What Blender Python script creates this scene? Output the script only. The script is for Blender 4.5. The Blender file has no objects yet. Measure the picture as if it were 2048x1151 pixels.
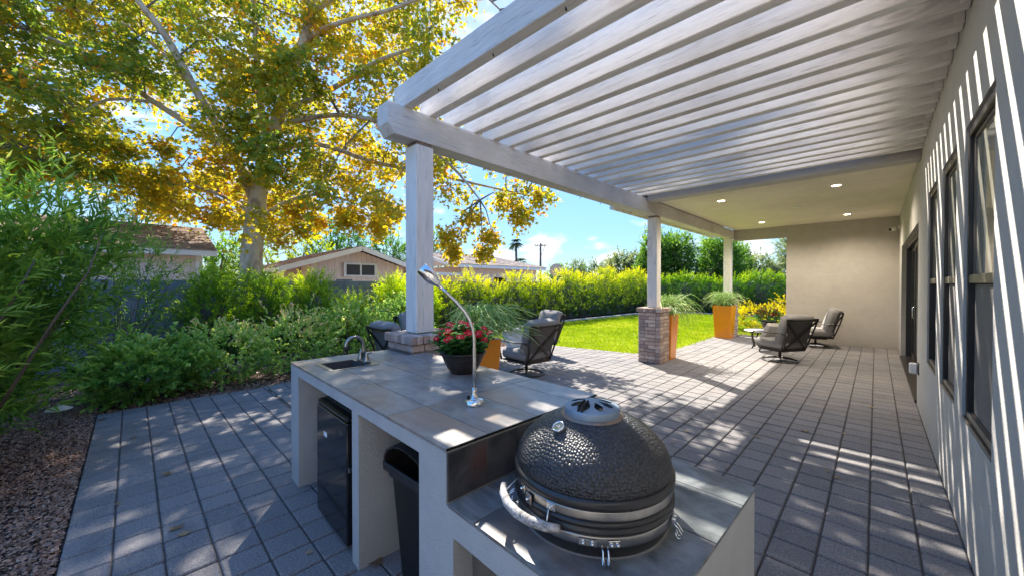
import bpy, bmesh, math, random
import numpy as np
from mathutils import Vector, Matrix, Euler, noise as mnoise

R = math.radians
rng = np.random.default_rng(7)
random.seed(7)
scene = bpy.context.scene
COL = scene.collection

# ---------------------------------------------------------------- camera
# measured from the photograph: full-size picture 2048 x 1151, focal length 744.8 px
F_PX, CX, CY, CAM_H = 744.8, 1024.0, 575.5, 1.55
HEAD = math.atan(728 / 744.8)            # the camera looks 44.3 deg to the left of the house wall (+Y)
PITCH = math.atan(7.5 / 744.8)
cam_d = bpy.data.cameras.new('camera')
cam = bpy.data.objects.new('camera', cam_d)
COL.objects.link(cam)
cam.location = (0, 0, CAM_H)
cam.rotation_euler = (math.pi / 2 - PITCH, 0, HEAD)
cam_d.sensor_width = 36.0
cam_d.lens = 36.0 * F_PX / 2048
cam_d.clip_start = 0.02
cam_d.clip_end = 900
scene.camera = cam

# ---------------------------------------------------------------- light
SUN = Vector((0.81, -0.56, -1.0)).normalized()      # the way the sunlight travels
SUN_EL = math.asin(-SUN.z)
SUN_AZ = math.atan2(-SUN.x, -SUN.y)                  # compass style, from +Y towards +X
sun_d = bpy.data.lights.new('sun', 'SUN')
sun_d.energy = 4.3
sun_d.angle = R(0.53)
sun_d.color = (1.0, 0.93, 0.82)
sun = bpy.data.objects.new('sun', sun_d)
sun.rotation_euler = SUN.to_track_quat('-Z', 'Y').to_euler()
sun.location = (-30, 20, 40)
COL.objects.link(sun)

world = bpy.data.worlds.new('World')
scene.world = world
world.use_nodes = True
wn, wl = world.node_tree.nodes, world.node_tree.links
wn.clear()
w_out = wn.new('ShaderNodeOutputWorld')
w_bg = wn.new('ShaderNodeBackground')
w_bg.inputs['Strength'].default_value = 0.15
sky = wn.new('ShaderNodeTexSky')
sky.sky_type = 'NISHITA'
sky.sun_disc = False
sky.sun_elevation = SUN_EL
sky.sun_rotation = SUN_AZ
sky.altitude = 350
sky.air_density = 1.0
sky.dust_density = 0.6
sky.ozone_density = 1.6

def vdir(u, v):
    f = Vector((-math.sin(HEAD) * math.cos(PITCH), math.cos(HEAD) * math.cos(PITCH), -math.sin(PITCH)))
    r = Vector((math.cos(HEAD), math.sin(HEAD), 0))
    up = Vector((-math.sin(HEAD) * math.sin(PITCH), math.cos(HEAD) * math.sin(PITCH), math.cos(PITCH)))
    return f + r * ((u - CX) / F_PX) - up * ((v - CY) / F_PX)

def at(u, v, depth):
    """A real place in the yard: the bearing it was surveyed at and its distance."""
    return Vector((0, 0, CAM_H)) + vdir(u, v) * depth

def wmath(op, a, b=None, c=None):
    n = wn.new('ShaderNodeMath'); n.operation = op
    for i, x in enumerate((a, b, c)):
        if x is None: continue
        if isinstance(x, (int, float)): n.inputs[i].default_value = x
        else: wl.new(x, n.inputs[i])
    return n.outputs[0]

SKY_GAIN = 1.30
w_tc = wn.new('ShaderNodeTexCoord')
w_map = wn.new('ShaderNodeMapping'); w_map.inputs['Scale'].default_value = (1, 1, 2.2)
wl.new(w_tc.outputs['Generated'], w_map.inputs['Vector'])
w_ns = wn.new('ShaderNodeTexNoise'); w_ns.inputs['Scale'].default_value = 11.0
w_ns.inputs['Detail'].default_value = 9.0; w_ns.inputs['Roughness'].default_value = 0.55
wl.new(w_map.outputs[0], w_ns.inputs['Vector'])
w_ns2 = wn.new('ShaderNodeTexNoise'); w_ns2.inputs['Scale'].default_value = 2.6
w_ns2.inputs['Detail'].default_value = 6.0
wl.new(w_map.outputs[0], w_ns2.inputs['Vector'])
# small fair-weather clouds: (direction, half size in radians across and up)
cloud_sum = None
for (u, v, sx, sz, amp) in [(1078, 508, .060, .050, 1.0), (985, 512, .085, .042, 1.0), (1186, 487, .046, .020, .8), (1170, 530, .10, .022, .8),
                       (1215, 525, .07, .024, .8), (1283, 441, .040, .022, .55), (1500, 500, .06, .035, .8), (335, 250, .10, .09, .42),
                       (150, 300, .25, .14, .42), (600, 330, .3, .16, .42), (420, 60, .35, .16, .6), (780, 420, .25, .09, .42), (60, 90, .3, .2, .5),
                       (900, 60, .25, .10, .55)]:
    d = vdir(u, v).normalized()
    az, el = math.atan2(d.x, d.y), math.asin(d.z)
    right = Vector((math.cos(az), -math.sin(az), 0)); up = Vector((0, 0, 1)); up = (up - d * d.z).normalized()
    def dotw(vec):
        n = wn.new('ShaderNodeVectorMath'); n.operation = 'DOT_PRODUCT'
        wl.new(w_tc.outputs['Generated'], n.inputs[0]); n.inputs[1].default_value = vec
        return n.outputs['Value']
    x = wmath('MULTIPLY', dotw(right), 1 / sx); y = wmath('MULTIPLY', dotw(up), 1 / sz)
    y = wmath('SUBTRACT', y, d.dot(up) / sz)
    r2 = wmath('ADD', wmath('MULTIPLY', x, x), wmath('MULTIPLY', y, y))
    front = wmath('GREATER_THAN', dotw(d), 0.3)
    g = wmath('MULTIPLY', wmath('MULTIPLY', wmath('POWER', 2.718, wmath('MULTIPLY', r2, -0.8)), front), amp)
    cloud_sum = g if cloud_sum is None else wmath('MAXIMUM', cloud_sum, g)
general = wmath('MULTIPLY', wmath('SUBTRACT', w_ns2.outputs['Fac'], 0.60), 2.0)
dens = wmath('ADD', wmath('ADD', cloud_sum, wmath('MULTIPLY', wmath('SUBTRACT', w_ns.outputs['Fac'], 0.5), 2.2)), -0.42)
dens = wmath('MAXIMUM', dens, general)
cr = wn.new('ShaderNodeMapRange'); cr.interpolation_type = 'SMOOTHSTEP'
cr.inputs['From Min'].default_value = 0.0; cr.inputs['From Max'].default_value = 0.55
cr.inputs['To Min'].default_value = 0.0; cr.inputs['To Max'].default_value = 0.93
wl.new(dens, cr.inputs['Value'])
w_mix = wn.new('ShaderNodeMix'); w_mix.data_type = 'RGBA'
wl.new(cr.outputs[0], w_mix.inputs['Factor'])
# the whole sky with its brightness range compressed (the photograph is tone-mapped) and a clear desert-blue hue
w_lum = wn.new('ShaderNodeRGBToBW'); wl.new(sky.outputs[0], w_lum.inputs[0])
w_k = wmath('MULTIPLY', wmath('POWER', w_lum.outputs[0], -0.78), SKY_GAIN)
w_sc = wn.new('ShaderNodeVectorMath'); w_sc.operation = 'SCALE'; wl.new(sky.outputs[0], w_sc.inputs[0]); wl.new(w_k, w_sc.inputs['Scale'])
w_ti = wn.new('ShaderNodeVectorMath'); w_ti.operation = 'MULTIPLY'; wl.new(w_sc.outputs[0], w_ti.inputs[0]); w_ti.inputs[1].default_value = (0.78, 0.96, 1.14)
w_hs = wn.new('ShaderNodeHueSaturation'); w_hs.inputs['Saturation'].default_value = 1.1; wl.new(w_ti.outputs[0], w_hs.inputs['Color'])
wl.new(w_hs.outputs[0], w_mix.inputs['A'])
w_mix.inputs['B'].default_value = (2.6, 2.65, 2.75, 1)
wl.new(w_mix.outputs['Result'], w_bg.inputs['Color'])
wl.new(w_bg.outputs[0], w_out.inputs['Surface'])

scene.view_settings.view_transform = 'Standard'
scene.view_settings.look = 'None'
scene.view_settings.gamma = 1.0
scene.view_settings.use_curve_mapping = False
scene.view_settings.exposure = 1.77
scene.render.engine = 'CYCLES'
scene.cycles.max_bounces = 8
scene.cycles.diffuse_bounces = 5
scene.cycles.glossy_bounces = 4
scene.cycles.transparent_max_bounces = 8
scene.cycles.caustics_reflective = False
scene.cycles.caustics_refractive = False

# ---------------------------------------------------------------- materials
def mat(name):
    m = bpy.data.materials.new(name); m.use_nodes = True
    nt = m.node_tree; nt.nodes.clear()
    o = nt.nodes.new('ShaderNodeOutputMaterial')
    return m, nt, o

class NT:
    def __init__(s, name):
        s.m, s.nt, s.o = mat(name); s.n = s.nt.nodes; s.l = s.nt.links
        s.tc = s.n.new('ShaderNodeTexCoord')
    def new(s, t, **kw):
        n = s.n.new(t)
        for k, v in kw.items(): setattr(n, k, v)
        return n
    def link(s, a, b): s.l.new(a, b)
    def coords(s, scale=(1, 1, 1), kind='Object', loc=None):
        mp = s.new('ShaderNodeMapping'); mp.inputs['Scale'].default_value = scale
        s.link(s.tc.outputs[kind], mp.inputs['Vector'])
        if loc is not None: s.link(loc, mp.inputs['Location'])
        return mp.outputs[0]
    def noise(s, vec, scale=5, detail=4, rough=.55, dist=0):
        n = s.new('ShaderNodeTexNoise'); n.inputs['Scale'].default_value = scale
        n.inputs['Detail'].default_value = detail; n.inputs['Roughness'].default_value = rough
        n.inputs['Distortion'].default_value = dist
        if vec is not None: s.link(vec, n.inputs['Vector'])
        return n.outputs['Fac']
    def voro(s, vec, scale=5, feature='F1', out='Distance', rnd=1.0):
        n = s.new('ShaderNodeTexVoronoi'); n.feature = feature; n.inputs['Scale'].default_value = scale; n.inputs['Randomness'].default_value = rnd
        if vec is not None: s.link(vec, n.inputs['Vector'])
        return n.outputs[out]
    def ramp(s, fac, stops):
        n = s.new('ShaderNodeValToRGB'); e = n.color_ramp.elements
        while len(e) < len(stops): e.new(0.5)
        for i, (p, c) in enumerate(stops):
            e[i].position = p; e[i].color = (*c, 1) if len(c) == 3 else c
        s.link(fac, n.inputs[0]); return n.outputs['Color']
    def mix(s, fac, a, b, mode='MIX'):
        n = s.new('ShaderNodeMix'); n.data_type = 'RGBA'; n.blend_type = mode
        for x, i in ((fac, 'Factor'), (a, 'A'), (b, 'B')):
            if isinstance(x, (int, float)): n.inputs[i].default_value = x
            elif isinstance(x, tuple): n.inputs[i].default_value = (*x, 1)
            else: s.link(x, n.inputs[i])
        return n.outputs['Result']
    def math(s, op, a, b=None, c=None):
        n = s.new('ShaderNodeMath'); n.operation = op
        for i, x in enumerate((a, b, c)):
            if x is None: continue
            if isinstance(x, (int, float)): n.inputs[i].default_value = x
            else: s.link(x, n.inputs[i])
        return n.outputs[0]
    def bump(s, h, strength=.3, dist=.01, prev=None):
        n = s.new('ShaderNodeBump'); n.inputs['Strength'].default_value = strength
        n.inputs['Distance'].default_value = dist; s.link(h, n.inputs['Height'])
        if prev is not None: s.link(prev, n.inputs['Normal'])
        return n.outputs[0]
    def rand(s):
        """random per object plus random per loose piece, 0..1"""
        oi = s.new('ShaderNodeObjectInfo'); g = s.new('ShaderNodeNewGeometry')
        return s.math('FRACT', s.math('ADD', oi.outputs['Random'], g.outputs['Random Per Island']))
    def pbr(s, color, rough=.7, metal=0, normal=None, spec=.5, **kw):
        p = s.new('ShaderNodeBsdfPrincipled')
        for x, i in ((color, 'Base Color'), (rough, 'Roughness'), (metal, 'Metallic')):
            if isinstance(x, (int, float)): p.inputs[i].default_value = x
            elif isinstance(x, tuple): p.inputs[i].default_value = (*x, 1)
            else: s.link(x, p.inputs[i])
        p.inputs['Specular IOR Level'].default_value = spec
        for k, v in kw.items(): p.inputs[k.replace('_', ' ')].default_value = v
        if normal is not None: s.link(normal, p.inputs['Normal'])
        s.link(p.outputs[0], s.o.inputs['Surface']); return p

M = {}
def simple(key, color, rough=.6, metal=0, nscale=30, var=.12, bump=.15, bdist=.002, spec=.5, big=1.5):
    t = NT(key); c = t.coords()
    n = t.noise(c, nscale, 5); b = t.noise(c, big, 3)
    dark = tuple(max(0, x * (1 - var)) for x in color); light = tuple(min(1, x * (1 + var)) for x in color)
    f = t.math('MULTIPLY_ADD', n, .5, t.math('MULTIPLY', b, .5))
    col = t.ramp(f, [(.3, dark), (.7, light)])
    r = t.math('MULTIPLY_ADD', n, .16, rough - .08)
    t.pbr(col, r, metal, t.bump(n, bump, bdist), spec)
    M[key] = t.m
    return t.m

def stucco(key, color, blue=0.0):
    t = NT(key); c = t.coords()
    big = t.noise(c, .9, 4); mid = t.noise(c, 7, 5); fine = t.noise(c, 210, 4, .65); lump = t.voro(c, 120)
    dark = tuple(x * .86 for x in color); light = tuple(min(1, x * 1.08) for x in color)
    f = t.math('ADD', t.math('MULTIPLY', big, .6), t.math('MULTIPLY', mid, .4))
    col = t.ramp(f, [(.3, dark), (.7, light)])
    col = t.mix(t.math('MULTIPLY', fine, .16), col, tuple(x * .5 for x in color))
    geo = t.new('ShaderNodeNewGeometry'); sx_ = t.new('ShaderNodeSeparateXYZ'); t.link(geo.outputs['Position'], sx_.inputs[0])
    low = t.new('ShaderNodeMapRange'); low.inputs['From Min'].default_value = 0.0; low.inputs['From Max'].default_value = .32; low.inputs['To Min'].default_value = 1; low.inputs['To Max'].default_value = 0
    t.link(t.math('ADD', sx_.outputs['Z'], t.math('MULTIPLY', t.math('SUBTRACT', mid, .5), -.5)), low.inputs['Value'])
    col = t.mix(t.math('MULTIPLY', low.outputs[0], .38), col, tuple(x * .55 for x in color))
    blot = t.ramp(t.noise(c, 2.3, 6, .6, .4), [(.50, (0, 0, 0)), (.66, (1, 1, 1))])
    col = t.mix(t.math('MULTIPLY', blot, .13), col, tuple(x * .6 for x in color))
    trowel = t.noise(c, 16, 5, .6, .5)
    h = t.math('ADD', t.math('MULTIPLY', fine, .7), t.math('ADD', t.math('MULTIPLY', lump, .5), t.math('MULTIPLY', trowel, 1.4)))
    nrm = t.bump(h, .5, .008)
    t.pbr(col, .93, 0, nrm, .2); M[key] = t.m
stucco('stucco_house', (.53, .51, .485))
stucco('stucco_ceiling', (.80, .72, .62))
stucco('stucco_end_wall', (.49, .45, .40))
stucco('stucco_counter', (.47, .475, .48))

def painted_wood(key, axis, color=(.80, .765, .725)):
    """whitewashed sawn timber, the grain running along one axis"""
    t = NT(key)
    oi = t.new('ShaderNodeObjectInfo')
    cv = t.new('ShaderNodeCombineXYZ')
    off = t.math('MULTIPLY', oi.outputs['Random'], 37.0)
    for i in range(3): t.link(off, cv.inputs[i])
    sc = [20, 20, 20]; sc[axis] = 2.2
    c = t.coords(tuple(sc), loc=cv.outputs[0])
    sc2 = [9, 9, 9]; sc2[axis] = 2.3
    c2 = t.coords(tuple(sc2), loc=cv.outputs[0])
    sc3 = [55, 55, 55]; sc3[axis] = 2.6
    c3 = t.coords(tuple(sc3), loc=cv.outputs[0])
    grain = t.noise(c, 1.6, 8, .65, .6)
    fine = t.noise(c3, 1.5, 4, .6)
    knot = t.voro(c2, .33)
    stain = t.noise(t.coords((.9, .9, .9), loc=cv.outputs[0]), 1.3, 5)
    rings = t.new('ShaderNodeMath', operation='SINE'); t.link(t.math('MULTIPLY', knot, 70), rings.inputs[0])
    near = t.new('ShaderNodeMapRange'); near.inputs['From Min'].default_value = .05; near.inputs['From Max'].default_value = .30
    near.inputs['To Min'].default_value = 1; near.inputs['To Max'].default_value = 0; t.link(knot, near.inputs['Value'])
    ringm = t.math('MULTIPLY', t.math('MULTIPLY_ADD', rings.outputs[0], .5, .5), near.outputs[0])
    col = t.ramp(grain, [(.26, tuple(x * .66 for x in color)), (.42, tuple(x * .94 for x in color)), (.7, tuple(min(1, x * 1.08) for x in color))])
    col = t.mix(t.math('MULTIPLY', ringm, .40), col, (.24, .20, .17))
    crack = t.ramp(fine, [(.29, (1, 1, 1)), (.38, (0, 0, 0))])
    col = t.mix(t.math('MULTIPLY', crack, .62), col, (.20, .17, .15))
    wear = t.math('MULTIPLY', t.math('FRACT', t.math('MULTIPLY', oi.outputs['Random'], 7.3)), t.math('MULTIPLY_ADD', stain, 1.2, -.1))
    wr = t.ramp(wear, [(.15, (0, 0, 0)), (.55, (1, 1, 1))])
    col = t.mix(t.math('MULTIPLY', wr, .42), col, (.33, .30, .275))
    st = t.ramp(stain, [(.60, (0, 0, 0)), (.76, (1, 1, 1))])
    col = t.mix(t.math('MULTIPLY', st, .30), col, (.36, .29, .20))
    h = t.math('ADD', t.math('MULTIPLY', grain, .7), t.math('ADD', t.math('MULTIPLY', fine, .5), t.math('MULTIPLY', ringm, .35)))
    t.pbr(col, .86, 0, t.bump(h, .8, .010), .15); M[key] = t.m
painted_wood('wood_x', 0); painted_wood('wood_y', 1); painted_wood('wood_z', 2)

def tile(key, light=(.29, .265, .245), dark=(.19, .18, .175), rust=(.30, .20, .14), rough=.34):
    t = NT(key)
    oi = t.new('ShaderNodeObjectInfo'); cv = t.new('ShaderNodeCombineXYZ'); off = t.math('MULTIPLY', oi.outputs['Random'], 23.0)
    for i in range(3): t.link(off, cv.inputs[i])
    c = t.coords((1, 1, 1), loc=cv.outputs[0]); cs = t.coords((3, 9, 9), loc=cv.outputs[0])
    a = t.noise(c, 5.5, 8, .62, .7); b = t.noise(cs, 1.6, 6, .6, .4); f = t.noise(c, 140, 3)
    k = t.math('ADD', t.math('MULTIPLY', a, .65), t.math('MULTIPLY', b, .35))
    col = t.ramp(k, [(.40, dark), (.5, tuple((x + y) / 2 for x, y in zip(light, dark))), (.60, light)])
    r = t.ramp(t.noise(c, 2.6, 5), [(.5, (0, 0, 0)), (.68, (1, 1, 1))])
    col = t.mix(t.math('MULTIPLY', r, .60), col, rust)
    col = t.mix(t.math('MULTIPLY', f, .15), col, tuple(x * .4 for x in dark))
    rg = t.math('MULTIPLY_ADD', a, .22, rough - .1)
    t.pbr(col, rg, 0, t.bump(t.math('ADD', f, a), .12, .0015), .5); M[key] = t.m
tile('tile_top', (.34, .31, .285), (.15, .145, .145), (.36, .22, .14)); tile('tile_dark', (.085, .085, .09), (.03, .03, .034), (.12, .05, .04), .4)
tile('tile_low', (.25, .27, .27), (.075, .085, .09), (.20, .12, .09), .38)

def paver(key):
    t = NT(key); r = t.rand(); w = t.coords(kind='Object')
    geo = t.new('ShaderNodeNewGeometry')
    mp = t.new('ShaderNodeMapping'); t.link(geo.outputs['Position'], mp.inputs['Vector'])
    p = mp.outputs[0]
    fine = t.noise(p, 260, 4, .7); mid = t.noise(p, 22, 5, .6); big = t.noise(p, 1.1, 4)
    c1 = t.ramp(r, [(0, (.075, .076, .082)), (.3, (.125, .124, .130)), (.5, (.175, .168, .170)), (.75, (.225, .203, .198)), (.9, (.105, .106, .114)), (1, (.165, .155, .152))])
    col = t.mix(t.math('MULTIPLY', mid, .5), c1, (.13, .12, .118))
    fine2 = t.noise(p, 95, 3, .7); fine = t.math('ADD', t.math('MULTIPLY', fine, .45), t.math('MULTIPLY', fine2, .55))
    spk = t.ramp(fine, [(.38, (0, 0, 0)), (.60, (1, 1, 1))])
    col = t.mix(.55, col, t.mix(spk, (.045, .045, .05), (.37, .35, .345)))
    dust = t.ramp(big, [(.45, (0, 0, 0)), (.75, (1, 1, 1))])
    col = t.mix(t.math('MULTIPLY', dust, .22), col, (.34, .28, .25))
    stain = t.ramp(t.noise(p, 3.4, 6, .62, .6), [(.55, (0, 0, 0)), (.70, (1, 1, 1))])
    col = t.mix(t.math('MULTIPLY', stain, .40), col, (.085, .08, .078))
    h = t.math('ADD', t.math('MULTIPLY', fine, .6), t.math('MULTIPLY', mid, .5))
    t.pbr(col, .86, 0, t.bump(h, .9, .006), .35); M[key] = t.m
paver('paver')

def brick(key):
    t = NT(key); r = t.rand(); c = t.coords(kind='Object')
    geo = t.new('ShaderNodeNewGeometry'); mp = t.new('ShaderNodeMapping'); t.link(geo.outputs['Position'], mp.inputs['Vector']); p = mp.outputs[0]
    fine = t.noise(p, 120, 5, .7); mid = t.noise(p, 22, 5)
    base = t.ramp(r, [(0, (.33, .215, .18)), (.25, (.48, .33, .27)), (.45, (.62, .50, .42)), (.6, (.46, .34, .30)), (.75, (.26, .19, .18)), (.9, (.52, .36, .28)), (1, (.66, .55, .47))])
    col = t.mix(t.math('MULTIPLY', t.ramp(mid, [(.52, (0, 0, 0)), (.62, (1, 1, 1))]), .5), base, (.16, .13, .125))
    col = t.mix(t.math('MULTIPLY', fine, .35), col, (.56, .47, .40))
    t.pbr(col, .9, 0, t.bump(t.math('ADD', fine, mid), .6, .006), .25); M[key] = t.m
brick('brick')
simple('mortar', (.27, .235, .21), .95, nscale=90, var=.2, bump=.5, bdist=.004)
simple('joint_sand', (.085, .075, .07), .97, nscale=120, var=.35, bump=.5, bdist=.004)
simple('grout', (.30, .29, .28), .9, nscale=120)
simple('grout_dark', (.13, .13, .13), .9, nscale=120)
simple('dark_bronze', (.022, .021, .022), .42, .3, nscale=60)
simple('chair_frame', (.045, .038, .034), .38, .6, nscale=80, var=.3)
simple('black_plastic', (.014, .014, .015), .38, nscale=300, bump=.3, bdist=.0006)
simple('bin_plastic', (.022, .022, .024), .5, nscale=180, bump=.4, bdist=.001)
simple('rubber', (.012, .012, .012), .7)
simple('white_vinyl', (.72, .70, .66), .5)
simple('white_trim', (.80, .77, .72), .7, nscale=20, var=.08)
simple('window_frame', (.045, .040, .038), .35, .5, nscale=60)
simple('bronze_light', (.14, .115, .10), .4, .5, nscale=60)
simple('orange_glaze', (.80, .27, .012), .22, nscale=8, var=.06, bump=.05)
simple('soil', (.06, .045, .035), .95, nscale=60, bump=.9, bdist=.01)
simple('steel', (.60, .59, .57), .24, 1.0, nscale=20, var=.06, bump=0)
simple('sink_steel_shaded', (.07, .075, .085), .5, .3, nscale=20, var=.1, bump=0)  # bowl steel darkened, the shade inside the sink put into its colour
simple('fridge_gloss', (.010, .010, .011), .10, nscale=20, bump=0)
simple('chrome', (.74, .75, .76), .08, 1.0, nscale=10, var=.04, bump=0)
simple('worn_steel', (.34, .33, .32), .32, 1.0, nscale=30, var=.25, bump=.03, bdist=.0003)
simple('rust_steel', (.30, .22, .17), .5, .8, nscale=40, var=.35)
simple('hollow_black', (.02, .02, .02), .98)
simple('concrete', (.40, .37, .33), .93, nscale=50, var=.18, bump=.5, bdist=.006)
simple('pole_wood', (.15, .10, .075), .9, nscale=12, var=.3)
simple('wire', (.03, .03, .03), .6)
simple('paper', (.75, .78, .82), .7)
simple('dark_metal', (.03, .03, .032), .4, .8)
simple('steel_mesh', (.30, .29, .28), .45, .8)
simple('tan_metal', (.48, .42, .33), .6)

def glass(key, tint=(.05, .06, .055)):
    t = NT(key); t.pbr(tint, .03, 0, None, 1.0, IOR=1.9); M[key] = t.m
glass('glass_dark', (.012, .014, .013)); simple('glass_shed', (.05, .052, .06), .25, spec=.25); glass('gauge_glass', (.10, .11, .11))
# window pane: opaque, the soffit's reflected olive tone painted into its base colour
t = NT('glass_window'); c = t.coords((1, 9, .3)); s_ = t.noise(c, 2.2, 2)
t.pbr(t.ramp(s_, [(.35, (.25, .25, .205)), (.65, (.36, .35, .29))]), .03, 0, None, 1.0, IOR=2.1); M['glass_window'] = t.m
t = NT('insect_screen'); c = t.coords((1, 1, 1)); s_ = t.noise(c, 500, 2)
t.pbr(t.ramp(s_, [(.4, (.11, .10, .098)), (.6, (.18, .165, .16))]), .75, 0, None, .4); M['insect_screen'] = t.m

# dimpled ceramic of the kamado
t = NT('dimpled_ceramic'); c = t.coords()
v1 = t.voro(c, 104, 'F1', 'Distance', .6); n1 = t.noise(c, 14, 4)
b = t.bump(t.math('MULTIPLY', t.math('POWER', v1, 2.0), -1.0), .62, .008)
b2 = t.bump(n1, .1, .003, b)
t.pbr(t.ramp(v1, [(.25, (.040, .043, .050)), (.62, (.012, .012, .014))]), t.math('MULTIPLY_ADD', n1, .2, .31), 0, b2, .55); M['dimpled_ceramic'] = t.m
simple('ceramic_smooth', (.022, .021, .022), .30, nscale=30, var=.3, bump=.2, bdist=.002)
t = NT('cast_cap'); c = t.coords(); n1 = t.noise(c, 60, 6, .7); n2 = t.noise(c, 9, 4)
col = t.ramp(n2, [(.3, (.15, .20, .26)), (.7, (.26, .33, .40))]); sp = t.ramp(n1, [(.28, (1, 1, 1)), (.36, (0, 0, 0))])
t.pbr(t.mix(sp, col, (.03, .025, .025)), .55, .35, t.bump(n1, .35, .002), .5); M['cast_cap'] = t.m
# weathered wooden handle
t = NT('handle_wood'); c = t.coords((50, 6, 50)); n1 = t.noise(c, 1.2, 8, .7, 1.0)
t.pbr(t.ramp(n1, [(.34, (.10, .09, .08)), (.46, (.30, .29, .28)), (.62, (.55, .54, .53))]), .8, 0, t.bump(n1, .6, .004), .3); M['handle_wood'] = t.m

def fabric(key, color):
    t = NT(key); c = t.coords(); w = t.noise(c, 420, 3); b = t.noise(c, 3.2, 4)
    col = t.ramp(b, [(.3, tuple(x * .85 for x in color)), (.7, tuple(x * 1.1 for x in color))])
    col = t.mix(t.math('MULTIPLY', w, .25), col, tuple(x * .5 for x in color))
    nr = t.bump(b, .5, .03, t.bump(w, .3, .002)); t.pbr(col, .95, 0, nr, .15); M[key] = t.m
fabric('cushion', (.25, .238, .228)); fabric('cushion_back', (.16, .15, .145)); fabric('pillow_white', (.62, .58, .53))

# cast pattern of the bowl planter
t = NT('bowl_resin'); c = t.coords()
wv = t.new('ShaderNodeTexWave'); wv.wave_type = 'BANDS'; wv.bands_direction = 'Z'; wv.inputs['Scale'].default_value = 26; wv.inputs['Distortion'].default_value = 7
wv.inputs['Detail'].default_value = 2; t.link(c, wv.inputs['Vector']); n1 = t.noise(c, 60, 5)
f = t.math('MULTIPLY', wv.outputs['Fac'], n1)
t.pbr(t.ramp(f, [(.2, (.018, .016, .016)), (.6, (.085, .058, .045))]), .42, .2, t.bump(f, .6, .004), .5); M['bowl_resin'] = t.m

# leaves
def leafmat(key, stops, rough=.5, trans=.45, tcol=1.25, gain=1.0, sat=1.12):
    stops = [(p_, tuple(min(.85, x * gain) for x in c_)) for p_, c_ in stops]
    t = NT(key); a = t.new('ShaderNodeAttribute', attribute_name='tone')
    col = t.ramp(a.outputs['Fac'], stops)
    tr = t.new('ShaderNodeBsdfTranslucent'); hs = t.new('ShaderNodeHueSaturation'); hs.inputs['Saturation'].default_value = sat
    hs.inputs['Value'].default_value = tcol; t.link(col, hs.inputs['Color']); t.link(hs.outputs[0], tr.inputs['Color'])
    p = t.new('ShaderNodeBsdfPrincipled'); t.link(col, p.inputs['Base Color']); p.inputs['Roughness'].default_value = rough
    p.inputs['Specular IOR Level'].default_value = .35
    mx = t.new('ShaderNodeMixShader'); mx.inputs[0].default_value = trans
    t.link(p.outputs[0], mx.inputs[1]); t.link(tr.outputs[0], mx.inputs[2]); t.link(mx.outputs[0], t.o.inputs['Surface'])
    M[key] = t.m
leafmat('leaf_sycamore', [(0, (.12, .21, .03)), (.25, (.24, .30, .035)), (.5, (.42, .37, .035)), (.78, (.64, .44, .035)), (.93, (.60, .30, .035)), (1, (.44, .16, .05))], trans=.58, tcol=1.30, gain=1.0, sat=1.05)
leafmat('leaf_willow', [(0, (.06, .14, .025)), (.45, (.18, .32, .05)), (.8, (.38, .52, .09)), (1, (.58, .62, .16))], tcol=1.2, gain=.92)
leafmat('leaf_podocarpus', [(0, (.05, .11, .014)), (.5, (.17, .28, .032)), (.85, (.42, .52, .05)), (1, (.65, .68, .07))], gain=1.2, tcol=1.4)
leafmat('leaf_rose', [(0, (.08, .18, .04)), (.45, (.22, .37, .08)), (.75, (.44, .54, .15)), (.9, (.74, .66, .32)), (1, (.70, .42, .26))], tcol=1.4, gain=1.15)
leafmat('leaf_hedge', [(0, (.03, .07, .012)), (.4, (.11, .18, .022)), (.75, (.30, .36, .03)), (1, (.56, .52, .045))], tcol=1.4, gain=1.2)
leafmat('leaf_hedge_green', [(0, (.02, .06, .010)), (.5, (.06, .14, .016)), (.85, (.17, .28, .025)), (1, (.32, .40, .04))], tcol=1.4, gain=1.3)
leafmat('leaf_dark_tree', [(0, (.018, .05, .010)), (.5, (.045, .10, .016)), (.85, (.13, .20, .03)), (1, (.26, .30, .06))], gain=2.0)
leafmat('leaf_grey_tree', [(0, (.05, .075, .035)), (.5, (.10, .14, .055)), (1, (.22, .24, .09))], gain=1.4)
leafmat('leaf_yellow_shrub', [(0, (.14, .17, .02)), (.5, (.42, .37, .02)), (1, (.68, .55, .03))], tcol=1.4)
leafmat('leaf_pencil', [(0, (.08, .17, .04)), (.6, (.20, .33, .09)), (1, (.45, .52, .22))], trans=.2, gain=1.4)
leafmat('leaf_vinca', [(0, (.02, .07, .02)), (.6, (.05, .15, .04)), (1, (.14, .26, .08))], gain=1.5)
leafmat('leaf_palm', [(0, (.03, .055, .015)), (1, (.08, .11, .03))], trans=.25)
leafmat('petal_red', [(0, (.42, .003, .014)), (.6, (.72, .008, .022)), (1, (.80, .05, .03))], trans=.3, tcol=1.1)
leafmat('petal_dark', [(0, (.16, .012, .015)), (1, (.40, .05, .03))], trans=.3, tcol=1.1)
leafmat('petal_white', [(0, (.62, .62, .58)), (1, (.8, .8, .76))], trans=.3, tcol=1.0)
leafmat('grass_blade', [(0, (.17, .26, .02)), (.6, (.31, .40, .035)), (1, (.50, .50, .09))], trans=.4, tcol=1.2)
leafmat('dry_leaf', [(0, (.16, .10, .06)), (.5, (.32, .22, .12)), (1, (.46, .34, .20))], trans=.25, tcol=1.0)

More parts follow.
